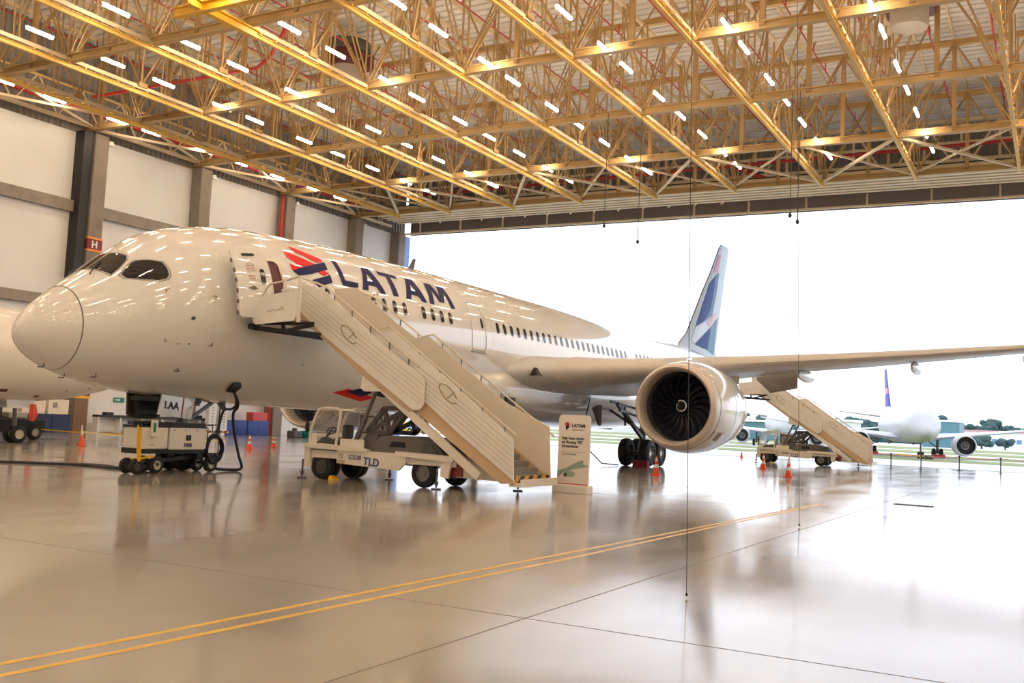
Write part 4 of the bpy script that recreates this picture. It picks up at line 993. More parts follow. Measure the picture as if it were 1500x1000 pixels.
# handrails
def rail(pts, nm='handrail', r=.028): return sb(MB().tube(pts, r, 8), nm, 'rail', smooth=True)
for ya in (y0+.05, y1-.05):
    P = [(-16.95,4.24), (-16.4,4.36), (-12.22,1.44)]
    rail([(P[0][0],ya,P[0][1]-.05),(P[0][0],ya,P[0][1]+.05),(P[1][0],ya,P[1][1]+.05),(P[2][0],ya,P[2][1]+.12)])
    for k in range(6):
        u = (k+.5)/6; x = P[1][0]+(P[2][0]-P[1][0])*u; z = P[1][1]+(P[2][1]-P[1][1])*u; sb(MB().beam((x,ya,z-.12), (x,ya,z+.08), .03), 'rail_bracket', 'hubgrey')
for ya in (y0-.04, y1+.04):
    P = [(-19.72,5.80), (-18.70,5.48), (-15.3,3.2)]
    rail([(P[0][0],ya,P[0][1]),(P[0][0]+.05,ya,P[0][1]+.1),(P[1][0],ya,P[1][1]+.1),(P[2][0],ya,P[2][1]+.10)])
    for k in range(5):
        u = (k+.5)/5; x = P[1][0]+(P[2][0]-P[1][0])*u; z = P[1][1]+(P[2][1]-P[1][1])*u; sb(MB().beam((x,ya,z-.16), (x,ya,z+.09), .03), 'rail_bracket', 'hubgrey')
# far-side landing rails (light rectangles above far panels)
# platform ---------------------------------------------------------
PX0, PX1, PY0, PY1 = -20.35, -18.70, 21.30, 25.0
pl = sb(MB().box(PX0, -19.3, PY0+.05, PY1, 4.50, 4.58), 'platform_deck', 'tread')
sb(MB().plate([(-20.35,4.44),(-20.40,4.62),(-20.22,5.14),(-18.76,5.36),(-18.74,4.62),(-18.84,4.46),(-20.25,4.36)], PY0, PY0+.05), 'platform_side_panel', 'panel')
sb(MB().box(-18.74, -18.66, PY0, PY0+.08, 4.42, 5.72), 'platform_post', 'cream')
sb(MB().box(-20.2, -18.7, PY1, PY1+.05, 4.50, 5.4), 'platform_side_panel', 'panelin')

sb(MB().tube([(-20.1,PY0+.03,5.16),(-19.85,PY0+.03,5.52),(-19.3,PY0+.03,5.6),(-18.72,PY0+.03,5.72)], .03, 8).tube([(-19.3,PY0+.03,5.25),(-19.3,PY0+.03,5.6)], .02, 8), 'platform_rail', 'rail', smooth=True)
sb(MB().tube([(-20.1,PY1+.03,5.3),(-19.85,PY1+.03,5.6),(-18.72,PY1+.03,5.72)], .03, 8), 'platform_rail', 'rail', smooth=True)
sc_ = [(-19.85,4.78),(-19.8,4.72),(-19.7,4.74),(-19.62,4.8),(-19.55,4.76),(-19.48,4.74),(-19.42,4.82),(-19.36,4.76),(-19.3,4.78),(-19.26,4.86),(-19.34,4.88),(-19.3,4.82),(-19.2,4.80)]
sb(MB().tube([(a, PY0-.004, b) for a, b in sc_], .007, 5), 'scribble_mark', 'greyink')
sb(MB().box(-19.32,-19.05,PY0-.03,PY0+.02,5.30,5.36).box(-19.22,-19.18,PY0-.02,PY0+.02,5.36,5.66), 'platform_control_box', 'cream')
un = MB()
un.beam((-20.5,PY0+.25,4.30), (-18.3,PY0+.55,4.12), .10).beam((-20.5,PY1-.3,4.30), (-18.3,PY1-.5,4.12), .10).beam((-20.45,PY0+.2,4.28), (-20.45,PY1-.2,4.28), .12).beam((-20.2,PY0+.35,4.42), (-18.4,PY0+.35,4.42), .08).beam((-19.4,PY0+.3,4.2), (-18.6,PY0+.6,4.4), .09).beam((-19.5,PY0+.3,4.42), (-19.5,PY0+.4,4.2), .08)
sb(un, 'under_frame', 'black')
sb(MB().cyl((-20.52, PY0+.25, 4.32), .09, .35, 'Y'), 'door_bumper', 'black', smooth=True)
# second stairs at the rear door
st2 = copy_tree(st, (st.location.x+1.85, st.location.y+43.0, 0), 'cream passenger stairs truck behind the engine, at the rear door of the airliner')

# ------------------------------------------------------------------ ground power cart
GX = -22.1
gp = thing('ground_power_cart', 'cream ground power cart numbered 2400 with yellow tow bar under the airliner nose', 'power cart', (-22.5, 20.6, 0))
def gb(mb, n, m_, par=None, **k): return mb.build(n, M[m_] if isinstance(m_, str) else m_, par or gp, org=tuple(gp['_o']), **k)
xa, xb = GX-.74, GX
gb(MB().cbox(xa, xb, 19.14, 20.08, .69, 1.29, .02), 'control_cabinet', 'cream')
gb(MB().cbox(xa, xb, 20.14, 21.50, .67, 1.29, .02), 'generator_cabinet', 'cream')
gb(MB().box(xa+.04, xb-.04, 19.08, 21.6, .56, .70).box(xa+.1, xb-.1, 20.05, 20.16, .6, 1.28), 'chassis', 'black')
gb(MB().box(xa+.02, xb-.02, 19.1, 21.56, 1.29, 1.34).cbox(xa+.1, xb-.12, 19.35, 20.0, 1.34, 1.46, .03).cbox(xa+.1, xb-.1, 20.5, 21.0, 1.34, 1.44, .03).box(xb-.1,xb-.02,19.5,21.5,1.34,1.44), 'top_cover', 'black')
gb(MB().box(xb-.3, xb-.1, 20.12, 20.35, 1.34, 1.40), 'warning_lamp', 'hub')
gb(MB().cbox(xb, xb+.10, 19.42, 19.62, 1.02, 1.50, .015), 'control_panel', 'cream')
gb(MB().box(xb+.10, xb+.11, 19.44, 19.53, 1.16, 1.42), 'panel_screen', 'green')
for q in range(3): gb(MB().cyl((xb+.01, 20.28+.42*q, 1.23), .015, .02, 'X', 8), 'panel_lock', 'black')
gb(MB().box(xb, xb+.006, 20.74, 20.93, .93, 1.09), 'emblem_plate', 'ink')
text('2400', .155, M['ink'], 'lettering', gp, (xb+.008, 20.66, .755), (PI/2, R(1.5), PI/2), bold=.002)
gb(MB().box(xb, xb+.005, 19.44, 19.6, .80, .82), 'data_plate', 'wood')
for yy, hub in ((19.79, 'hub'), (21.84, 'hub')):
    for xx in (xb-.1, xa+.08):
        t, h = wheel_mb((xx, yy, .24), .24, .16)
        w_ = gb(t, 'wheel', 'rubber', smooth=True); gb(h, 'wheel_hub', hub, w_, smooth=True)
gb(MB().beam((xa, 19.79, .26), (xb, 19.79, .26), .07).beam((xa, 21.84, .26), (xb, 21.84, .26), .07).beam(((xa+xb)/2, 19.79, .32), ((xa+xb)/2, 22.0, .5), .12).box(xa+.1, xb-.1, 21.3, 22.1, .42, .56), 'axle_frame', 'black')
tb = gb(MB().beam((xb+.06, 19.05, .36), (xb+.02, 19.03, 1.36), .085, .085).beam((xb+.02, 19.05, .44), (xb+.02, 19.58, .48), .06, .05).beam((xb-.25,19.05,.42), (xb+.1,19.05,.42), .05), 'tow_bar', 'yellow')
gb(MB().beam((xb-.14, 19.02, 1.30), (xb+.16, 19.02, 1.32), .05).cyl((xb+.06,19.02,1.37), .04, .1), 'tow_bar_grip', 'black', tb)
for xx in (xb-.02, xb-.42):
    t, h = wheel_mb((xx, 19.06, .22), .22, .14); w_ = gb(t, 'steering_wheel_tyre', 'rubber', smooth=True); gb(h, 'wheel_hub', 'darksteel', w_, smooth=True)
# cable rack with coils
rk = MB()
for xx in (xa+.1, xb-.05): rk.tube([(xx,21.6,1.40),(xx,22.05,1.40),(xx,22.08,1.42),(xx,22.08,.45)], .018, 6).tube([(xx,21.62,1.3),(xx,21.6,.6)], .015, 6)
rk.tube([(xb-.05,22.02,1.4),(xb-.05,22.05,1.95),(xb-.05,22.12,2.05)], .02, 6).tube([(xa+.1,21.8,1.38),(xb-.05,21.8,1.38)], .015, 6).tube([(xb-.05,21.8,1.4),(xb-.05,21.8,1.1)], .012, 6)
gb(rk, 'cable_rack', 'hose', smooth=True)
co = MB()
for k in range(7):
    cx = xb-.08+.03*(k % 3); rr = .34 + .035*(k % 4); ry = .30 + .02*(k % 3); cz = .72-.012*k
    co.tube([(cx+.02*math.sin(3*a+k), 21.93+ry*math.cos(a)*.95, cz+rr*math.sin(a)+.02*math.sin(2*a+k)) for a in [2*PI*i/28 for i in range(28)]], .028, 6, closed=True)
gb(co, 'coiled_cable', 'hose', smooth=True)

# ------------------------------------------------------------------ traffic cones
def cone(x, y, h, lab, stripes=2):
    t = thing('traffic_cone', lab, 'traffic cone', (x, y, 0), 'orange traffic cones on the hangar floor'); s = h/.75; c = (x, y, 0)
    MB().cbox(x-.19*s, x+.19*s, y-.19*s, y+.19*s, 0, .035*s, .012*s).build('base', M['orange'], t)
    MB().lathe([(.15*s,.03*s),(.135*s,.06*s),(.03*s,.74*s),(.022*s,.75*s),(0,.75*s)], c, 'Z', 24).build('cone_body', M['orange'], t, smooth=True)
    def band(z0, z1): 
        f = lambda z: .135 - (.105)*(z-.06)/.68 + .002
        return MB().lathe([(f(z0)*s, z0*s), (f(z1)*s, z1*s)], c, 'Z', 24)
    if stripes == 2: band(.28,.42).build('reflective_band', M['white'], t, smooth=True); band(.54,.68).build('reflective_band', M['white'], t, smooth=True)
    else: band(.56,.745).build('reflective_band', M['white'], t, smooth=True)
    return t
cone(-37.22, 29.03, .64, 'orange cone with white tip near the left edge, in front of the far wall', 1)
cone(-34.23, 36.15, .70, 'orange striped cone just right of the hanging black power cable')
cone(-36.1, 39.93, .62, 'small orange striped cone left of the stairs truck cab')
cone(-14.62, 39.32, .78, 'orange striped cone by the main wheels below the engine')
cone(-13.86, 53.61, .80, 'orange striped cone in front of the rear stairs truck front wheel')
cone(-10.58, 45.33, .84, 'nearest orange striped cone right of the engine')
cone(-21.18, 75.4, .52, 'tiny orange cone on the threshold left of the rear stairs truck', 1)

# ------------------------------------------------------------------ welcome banner
bn = thing('welcome_sign', 'pale standing welcome sign with LATAM heading and printed aircraft picture', 'sign', (-11.9, 25.4, 0))
P = [(-12.38,.24),(-11.42,.24)] + [(-11.42-.12+.12*math.cos(R(a)), 2.12-.12+.12*math.sin(R(a))+.06) for a in range(0, 91, 15)] + [(-12.38+.12+.12*math.cos(R(a)), 2.12-.12+.12*math.sin(R(a))+.06) for a in range(90, 181, 15)]
bd = MB().plate(P, 25.36, 25.44).build('sign_board', M['offwhite'], bn)
MB().cbox(-12.44, -11.37, 25.2, 25.6, 0, .22, .01).build('sign_base', M['offwhite'], bn)
MB().box(-12.38, -11.42, 25.345, 25.36, .235, .262).build('red_strip', M['redpipe'], bn)
Yf = 25.355
text('LATAM', .125, M['ink'], 'lettering', bd, (-11.98, Yf, 1.84), (PI/2, 0, 0), bold=.004, sx=1.05)
text('AIRLINES', .055, M['greyink'], 'lettering', bd, (-11.98, Yf, 1.745), (PI/2, 0, 0), sx=1.7)
MB().plate([(-12.2,1.93),(-12.12,1.98),(-12.04,1.92),(-12.06,1.86),(-12.16,1.87)], Yf-.004, Yf).build('emblem_mark', M['redpipe'], bd)
MB().plate([(-12.17,1.86),(-12.06,1.87),(-12.05,1.82),(-12.1,1.8),(-12.13,1.74),(-12.15,1.76)], Yf-.005, Yf).build('emblem_mark', M['navy'], bd)
for q, s_ in enumerate(('Seja bem-vindo', 'ao Boeing 787', 'Dreamliner.')): text(s_, .112, M['ink'], 'lettering', bd, (-12.27, Yf, 1.49-.112*q), (PI/2, 0, 0), bold=.002)
MB().box(-12.27, -11.48, Yf-.003, Yf, 1.138, 1.145).build('rule_line', M['greyink'], bd)
text('da LATAM Airlines', .058, M['greyink'], 'lettering', bd, (-12.25, Yf, 1.06), (PI/2, 0, 0))
MB().plate([(-12.37,.42),(-12.37,.60),(-12.1,.68),(-11.9,.80),(-11.7,.90),(-11.6,.93),(-11.56,.88),(-11.60,.82),(-11.44,.79),(-11.43,.82),(-11.43,.76),(-11.9,.66),(-12.15,.58)], Yf-.004, Yf).build('printed_plane', M['planeprint'], bd)
MB().plate([(-12.15+.16+.17*math.cos(R(a)), .53+.085*math.sin(R(a))) for a in range(0, 360, 20)], Yf-.006, Yf).build('printed_engine', mat('print_eng', (.36,.46,.38), .5), bd)
MB().plate([(-12.12+.055*math.cos(R(a)), .50+.06*math.sin(R(a))) for a in range(0, 360, 20)], Yf-.008, Yf).build('printed_inlet', M['printdark'], bd)

# ------------------------------------------------------------------ barrier posts by the threshold
PP = [(-9.64,69.9),(-8.1,72.64),(-5.77,73.18),(-3.31,74.0)]
for k, (x, y) in enumerate(PP):
    t = thing('barrier_post', ['black barrier post nearest the rear stairs, by the hangar threshold','black barrier post, second from the rear stairs','black barrier post in front of the parked plane engine','black barrier post closest to the right edge'][k], 'barrier post', (x, y, 0), 'black barrier posts at the threshold')
    MB().cyl((x,y,.5), .035, .98, 'Z', 12).build('pole', M['black'], t, smooth=True)
    MB().lathe([(0,1.03),(.05,1.03),(.06,1.0),(.06,.93),(.035,.9)], (x,y,0), 'Z', 12).build('cap', M['black'], t, smooth=True)
    MB().lathe([(.17,0),(.17,.015),(.05,.04),(0,.04)], (x,y,0), 'Z', 16).build('base', M['black'], t, smooth=True)
tp = mat('pink_tape', (.72,.38,.36), .5)
E_ = [(-13.0,68.8)] + PP + [(2.0,75.5)]
for k in range(len(E_)-1):
    a, b = E_[k], E_[k+1]; pts_ = [(a[0]+(b[0]-a[0])*u/8, a[1]+(b[1]-a[1])*u/8, .96-.09*math.sin(PI*u/8)) for u in range(9)]
    o = MB().loft([[(p[0],p[1],p[2]-.03),(p[0],p[1]+.004,p[2]-.03),(p[0],p[1]+.004,p[2]+.03),(p[0],p[1],p[2]+.03)] for p in pts_], caps=True).build('barrier_tape', tp, org=pts_[0])
    tag(o, 'faded pink barrier tape, %s stretch from the rear stairs' % ORD[k], 'barrier tape', 'tape between the black posts')

# ------------------------------------------------------------------ left side: neighbouring airliner nose, wall furniture
nb_ = thing('parked_airliner', 'white airliner parked behind the large one, its belly and nose gear at the left edge', 'airliner', (-40, 20, 0))
def ring2(y, w, t, b, n=48): return [(-40+w*math.cos(2*PI*k/n), y, (t+b)/2+(t-b)/2*math.sin(2*PI*k/n)) for k in range(n)]
prof = [(4,1.975,5.95,1.82),(12,1.975,5.95,1.80),(22,1.975,5.92,1.80),(27,1.97,5.85,1.82),(28.6,1.93,5.6,1.86),(30,1.83,5.3,2.0),(31,1.65,4.95,2.22),(31.8,1.42,4.62,2.42),(32.5,1.1,4.25,2.65),(33.1,.7,3.85,2.9),(33.4,.4,3.6,3.1),(33.55,.02,3.36,3.34)]
fz = MB().loft([ring2(*p) for p in prof], caps=True).build('fuselage', mat('neighbour_white', (.82,.78,.72), .25, coat=.5), nb_, smooth=True, ang=60)
def nbp(y, z0, z1, w_, nm, m_):
    # small mark on the near side
    def X(y, z):
        for a, b in zip(prof, prof[1:]):
            if a[0] <= y <= b[0]:
                u = (y-a[0])/(b[0]-a[0]); w = a[1]+(b[1]-a[1])*u; t = a[2]+(b[2]-a[2])*u; bb = a[3]+(b[3]-a[3])*u
                c = (t+bb)/2; r = (t-bb)/2; return -40 + w*math.sqrt(max(0, 1-((z-c)/r)**2))
    MB().add([(X(y-w_,z0)+.012,y-w_,z0),(X(y+w_,z0)+.012,y+w_,z0),(X(y+w_,z1)+.012,y+w_,z1),(X(y-w_,z1)+.012,y-w_,z1)], [(0,1,2,3)]).build(nm, m_, nb_)
for k in range(1): nbp(26.78-.55*k, 4.25, 4.60, .10, 'cabin_window', M['win'])
nbp(26.1, 2.18, 2.3, .3, 'belly_port', mat('dark_red_port', (.12,.02,.03), .5)); nbp(29.2, 2.35, 2.4, .05, 'drain_mark', M['black']); nbp(28.0, 2.02, 2.1, .12, 'probe_mark', M['black']); nbp(30.4, 2.5, 2.56, .05, 'probe_mark', M['black'])
g = MB().tube([(-40,27.6,2.0),(-40,27.75,.4)], .09, 10).tube([(-40.3,27.75,.38),(-39.7,27.75,.38)], .05, 8).build('nose_gear', M['gearsteel'], nb_, smooth=True)
for dx in (-.24,.24):
    t, h = wheel_mb((-40+dx,27.75,.38), .38, .22); t.build('tyre', M['rubber'], g, org=tuple(nb_['_o']), smooth=True); h.build('wheel_hub', M['hub'], g, org=tuple(nb_['_o']), smooth=True)
for s_ in (-1,1): MB().plate([(27.0,1.5),(28.2,1.55),(28.3,1.95),(26.9,1.95)], -40+s_*.42, -40+s_*.45, 'YZ').build('gear_door', M['skin'], g, org=tuple(nb_['_o']))
o = MB().loft([[(-39.45,28.0,1.7),(-39.40,28.25,1.7),(-39.35,28.1,1.72)],[(-39.45,27.95,1.3),(-39.38,28.35,1.25),(-39.3,28.1,1.3)],[(-39.45,28.0,1.0),(-39.4,28.2,.95),(-39.35,28.05,1.0)]], caps=True).build('warning_cloth', mat('bright_red_cloth', (.75,.08,.05), .6), org=(-39.4,28.2,.8)); tag(o, 'bright red warning cloth hanging by the nose gear at the left edge', 'cloth')
# tow tractor beyond the nose gear
t = thing('tow_tractor', 'dark low tow tractor with pale wheel hubs at the left edge', 'tow tractor', (-43.6, 29.5, 0))
MB().cbox(-44.5,-42.9,28.0,31.4,.35,1.0,.06).build('body', M['black'], t)
for x in (-44.3,-42.95):
    for y in (28.6, 30.8):
        a, b = wheel_mb((x,y,.36), .36, .26); w_ = a.build('wheel', M['rubber'], t, smooth=True); b.build('wheel_hub', M['hub'], w_, org=tuple(t['_o']), smooth=True)
MB().cbox(-44.3,-43.1,28.2,29.2,1.0,1.75,.04).build('seat', M['darksteel'], t)
MB().cbox(-44.2,-43.2,29.6,30.6,1.0,1.3,.04).build('engine_cover', M['cream'], t)
# wall furniture along the left wall
o = MB().box(XL-.02, XL+.06, 45.0, 45.85, 2.0, 2.32).build('exit_sign', M['green'], org=(XL, 45.4, 2.0)); tag(o, 'small green emergency exit sign on the white wall', 'sign')
MB().plate([(45.1,2.12),(45.35,2.12),(45.35,2.06),(45.5,2.16),(45.35,2.26),(45.35,2.2),(45.1,2.2)], XL+.06, XL+.066, 'YZ').build('arrow', M['white'], o, org=(XL,45.4,2.0))
ct = thing('work_counter', 'long pale work counter with black top along the left wall', 'counter', (XL+1.4, 47, 0))
MB().box(XL+1.1, XL+1.7, 42.6, 52.9, 1.02, 1.16).build('counter_top', M['black'], ct)
for y in (42.7, 44.4, 46.1, 47.8, 49.5, 51.2, 52.7): MB().box(XL+1.1, XL+1.6, y-.06, y+.06, 0, 1.02).build('leg', M['white'], ct)
MB().box(XL+1.08, XL+1.12, 42.6, 52.9, .1, 1.02).build('back_panel', M['wallpanel'], ct)
for k in range(5):
    o = MB().cbox(XL+1.1, XL+1.5, 43.3+1.9*k, 43.9+1.9*k+.2*(k%2), 1.16, 1.34, .02).build('equipment_box', M['bluecab'] if k%2 else M['black'], org=(XL+1.3, 43.6+1.9*k, 1.16)); tag(o, '%s equipment box on the long counter, %s from the brown column' % ('blue' if k%2 else 'black', ORD[k]), 'box', 'boxes on the work counter')
def chair(y, lab):
    t = thing('chair', lab, 'chair', (XL+2.2, y, 0), 'dark chairs at the work counter'); x = XL+2.2
    MB().cbox(x-.22,x+.22,y-.22,y+.22,.44,.49,.01).build('seat', M['black'], t)
    MB().cbox(x+.2,x+.24,y-.22,y+.22,.62,.86,.01).build('backrest', M['black'], t)
    for dx in (-.2,.2):
        for dy in (-.2,.2): MB().beam((x+dx,y+dy,0), (x+dx,y+dy,.86 if dx > 0 else .46), .03).build('leg', M['darksteel'], t)
for k, y in enumerate((44.5, 45.6, 46.4, 47.6)): chair(y, 'dark chair at the work counter, %s from the brown column' % ORD[k])
o = MB().box(XL+3.0, XL+3.1, 43.8, 52.5, .18, .34).build('floor_barrier_rail', M['hazard'], org=(XL+3.0,48,0)); tag(o, 'low black and yellow striped rail in front of the counter chairs', 'barrier rail')
for y in (43.9, 46.7, 49.5, 52.3): MB().box(XL+3.0, XL+3.1, y-.05, y+.05, 0, .18).build('foot', M['black'], o, org=(XL+3.0,48,0))
for y0_, y1_, z0, z1, nm, m_, lab in ((37.8, 40.45, 0, 1.1, 'tool_cabinet', 'navycab', 'dark blue tool cabinet left of the brown column'), (35.0, 37.7, 0, 1.1, 'tool_cabinet', 'navycab', 'navy tool cabinet behind the left edge nose gear'),
   (53.4, 55.6, 0, 1.1, 'storage_cabinet', 'bluecab', 'blue storage cabinet right of the power cart'), (55.65, 57.9, 0, 1.1, 'storage_cabinet', 'bluecab', 'blue storage cabinet below the red box')):
    t = thing(nm, lab, 'cabinet', (XL+1.6, (y0_+y1_)/2, 0)); MB().cbox(XL+1.1, XL+1.9, y0_, y1_, z0, z1, .02).build('body', M[m_], t)
    MB().box(XL+1.9, XL+1.92, y0_+.06, (y0_+y1_)/2-.02, .1, z1-.08).build('door', M[m_], t); MB().box(XL+1.9, XL+1.92, (y0_+y1_)/2+.02, y1_-.06, .1, z1-.08).build('door', M[m_], t)
for k, (y0_, y1_) in enumerate(((35.2,36.9), (37.2,38.7), (38.9,40.3))):
    t = thing('upper_locker', 'cream locker standing on the dark blue cabinets, %s from the left edge' % ORD[k], 'locker', (XL+1.5, (y0_+y1_)/2, 1.1), 'cream lockers on the cabinets')
    MB().cbox(XL+1.1, XL+1.8, y0_, y1_, 1.1, 2.0, .02).build('body', M['cream'], t); MB().box(XL+1.8, XL+1.82, y0_+.3, y0_+.6, 1.5, 1.8).build('poster', M['greyline'], t)
o = MB().box(XL+.95, XL+1.05, 41.25, 42.2, 0, 2.14).build('door_3', M['wood']); o['kind'] = 'structure'
t = thing('fire_hose_box', 'red fire hose box on the blue cabinet right of the power cart', 'hose box', (XL+1.5, 56.9, 1.1)); MB().cbox(XL+1.15, XL+1.85, 56.2, 57.8, 1.1, 1.75, .02).build('body', M['redbox'], t); MB().box(XL+1.85, XL+1.86, 56.3, 57.7, 1.16, 1.7).build('door', M['redbox'], t)
for k, y in enumerate((51.9, 53.0)):
    t = thing('storage_rack', ['tall white slotted rack above the power cart, left one','tall white slotted rack above the power cart, right one'][k], 'rack', (XL+1.6, y, 0)); MB().cbox(XL+1.7, XL+2.1, y-.35, y+.35, 0, 2.3, .02).build('body', M['white'], t)
    b = MB()
    for q in range(8): b.box(XL+2.1, XL+2.11, y-.12, y+.12, .5+.2*q, .56+.2*q)
    b.build('slot', M['greyline'], t)
# clutter on the floor beneath the far engine
rnd = random.Random(3)
for k in range(9):
    x, y = -49.5+rnd.uniform(-1,1), 57.5+1.25*k; s_ = rnd.uniform(.25,.5); c_ = ['darksteel','green','printdark','hubgrey','redbox','printdark','wood','black','white'][k]
    o = MB().cbox(x-s_, x+s_, y-s_*1.2, y+s_*1.2, 0, s_*1.3, .05).lathe([(s_*.5,s_*1.3),(s_*.5,s_*1.8),(0,s_*1.85)], (x,y,0), 'Z', 12).build('equipment_crate', M[c_], org=(x,y,0)); tag(o, '%s equipment crate on the floor beyond the far engine, %s from the left' % ({'darksteel':'dark grey','printdark':'dark green','hubgrey':'grey','redbox':'red','wood':'brown'}.get(c_, c_), ORD[k]), 'crate', 'crates by the far wall')
# tape strung low on the left
for k, (A, B) in enumerate((((-44,30.0,.62),(-39.5,34.6,.45)), ((-38.0,29.6,.60),(-33.5,33.8,.42)))):
    pts_ = [tuple(A[i]+(B[i]-A[i])*u/10 - (.10*math.sin(PI*u/10) if i == 2 else 0) for i in range(3)) for u in range(11)]
    o = MB().loft([[(p[0],p[1],p[2]-.03),(p[0]+.004,p[1],p[2]-.03),(p[0]+.004,p[1],p[2]+.03),(p[0],p[1],p[2]+.03)] for p in pts_], caps=True).build('safety_tape', M['yellow'] if k == 0 else mat('pale_yellow_tape', (.85,.78,.45), .5), org=pts_[0])
    tag(o, ['yellow safety tape stretched low behind the left nose gear','pale yellow safety tape sagging right of the left cone'][k], 'safety tape')
t = thing('tape_post', 'slim white tape post behind the cone at the left', 'post', (-38.0, 29.6, 0)); MB().cyl((-38.0,29.6,.45), .035, .9).build('pole', M['white'], t); MB().cyl((-38.0,29.6,.02), .15, .04).build('base', M['black'], t)
# ------------------------------------------------------------------ outside: apron, grass, planes, buildings, trees
struct(MB().box(-260, 260, YD+.6, 104, -.5, -.03), 'apron_ground', M['asphalt'])
struct(MB().box(-260, 260, YD+.3, YD+1.1, -.2, .004), 'trim_7', M['darksteel'])
struct(MB().box(-2600, 2600, 104, 3000, -.6, -.08), 'airfield_ground', M['asphalt'])
for k, (a, b) in enumerate(((106,122),(131,150),(172,215),(240,330))):
    struct(MB().box(-900, 900, a, b, -.3, -.04), 'grass_strip_ground', M['grass'])
def liner(name, label, loc, head, fin_cols, chocks=True):
    # simple full-depth twin-jet: nose toward -Y in local space, origin at main wheels
    t = thing(name, label, 'airliner', loc, org=(0,0,0)); t.rotation_euler = (0,0,head)
    k = .685; kl = .608
    rings = []
    for i in range(60):
        s = 61.8*(i/59)**1.25; w, tp_, b = fw(s)*k, ft(s)*k, fb(s)*k
        rings.append([(w*math.cos(2*PI*q/32), s*kl-17.5, .35+(tp_+b)/2+(tp_-b)/2*math.sin(2*PI*q/32)) for q in range(32)])
    f_ = MB().loft(rings, caps=True).build('fuselage', M['jet'], t, smooth=True, ang=60)
    cw = MB()
    for sgn in (1,-1):
        cw.add([(sgn*.1,-16.42,4.05),(sgn*.85,-16.2,4.0),(sgn*1.0,-15.8,4.4),(sgn*.1,-15.9,4.5)], [(0,1,2,3)])
    for sgn in (1,-1):
        MB().loft([[(sgn*d, le+x*c, z+y*c) for x, y in foil(8,.12)] for d, le, c, z in ((1.2,-5.5,7.5,2.2),(6,-2.4,4.6,2.7),(12,1.0,2.9,3.4),(16.6,3.7,1.6,4.0),(17,4.1,1.2,4.1))], caps=True).build('wing', M['jet'], t, smooth=True, ang=60)
        MB().loft([[(sgn*d, le+x*c, z+y*c) for x, y in foil(8,.1,0)] for d, le, c, z in ((.4,13.6,3.6,5.0),(6.2,17,1.6,5.6))], caps=True).build('stabilizer', M['jet'], t, smooth=True, ang=60)
        e = MB().lathe([(1.02,.2),(1.0,0),(1.08,-.1),(1.16,0),(1.26,.7),(1.25,1.8),(1.05,3.2),(.8,3.4),(.5,4.2),(0,4.4)], (sgn*5.75,-6.6,1.62), 'Y', 28).build('engine', M['jet'], t, smooth=True, ang=60); e['_o'] = (0,0,0)
        MB().lathe([(1.0,0),(1.0,.6),(0,.6)], (sgn*5.75,-6.6,1.62), 'Y', 28).build('fan', M['black'], e); MB().lathe([(0,.1),(.3,.6),(.45,.55),(.5,.3)], (sgn*5.75,-6.6,1.62), 'Y', 20).build('spinner', M['hubgrey'], e)
        g = MB().tube([(sgn*3.8,0,2.6),(sgn*3.8,0,.5)], .16, 8).beam((sgn*3.8,0,1.2), (sgn*2.3,0,2.3), .12).beam((sgn*3.8,-.1,1.3), (sgn*3.8,-1.2,2.4), .1).build('main_gear', M['gearsteel'], t); g['_o'] = (0,0,0)
        for dx in (-.42,.42):
            a, b = wheel_mb((sgn*3.8+dx,0,.56), .56, .38); a.build('tyre', M['rubber'], g, smooth=True)
        if chocks: MB().box(sgn*3.8-.75, sgn*3.8+.75, -.95, -.5, 0, .42).build('wheel_chock', M['redbox'], g)
    g = MB().tube([(0,-12.6,2.3),(0,-12.6,.4)], .1, 8).build('nose_gear', M['gearsteel'], t); g['_o'] = (0,0,0)
    for dx in (-.22,.22):
        a, b = wheel_mb((dx,-12.6,.38), .38, .2); a.build('tyre', M['rubber'], g, smooth=True)
    fr_ = [[(-.22*(1-u*.6),le,z),(.22*(1-u*.6),le+.4,z),(.2*(1-u*.6),le+(te-le)*.6,z),(.02,te,z),(-.02,te,z),(-.2*(1-u*.6),le+(te-le)*.6,z),(-.22*(1-u*.6),le+.4,z)] for z, le, te, u in ((5.4,11.5,18.2,0),(6.4,13.6,18.3,.15),(8.2,15.1,18.9,.45),(9.0,15.7,19.15,.6),(11.8,17.9,20.0,1))]
    for q, (i0, i1, m_) in enumerate(((0,1,'jet'),(1,2,fin_cols[0]),(2,3,fin_cols[1]),(3,4,fin_cols[2]))):
        MB().loft(fr_[i0:i1+1], caps=True).build('vertical_fin' if q == 0 else 'fin_colour_band', M[m_], t)
    MB().plate([(-16.6,3.55),(-15.9,3.5),(-15.5,4.0),(-15.9,4.15)], -.9, .9, 'YZ')
    cwm = MB().add([(-.95,-15.95,3.62),(-.1,-16.5,3.62),(-.1,-15.95,4.12),(-.85,-15.5,4.08),(.95,-15.95,3.62),(.1,-16.5,3.62),(.1,-15.95,4.12),(.85,-15.5,4.08)], [(0,1,2,3),(7,6,5,4)]).build('cockpit_window', M['glass_dark'], t)
    return t
fl = math.atan2(-.26, -.966)
pr = liner('parked_jet', 'white parked jet with deep blue tail and red chocks on the apron at the right', (-16.4, 129.5, -.03), R(15), ('indigo','finred','indigo'))
t = thing('tow_bar', 'yellow aircraft tow bar lying by the parked jet nose gear', 'tow bar', (-13.2, 116, -.03)); MB().beam((-15.4,115.5,.35), (-12.4,115.0,.3), .16).build('bar', M['yellow'], t); MB().cbox(-12.5,-11.6,114.7,115.3,0,.45,.05).build('tow_head', M['darksteel'], t)
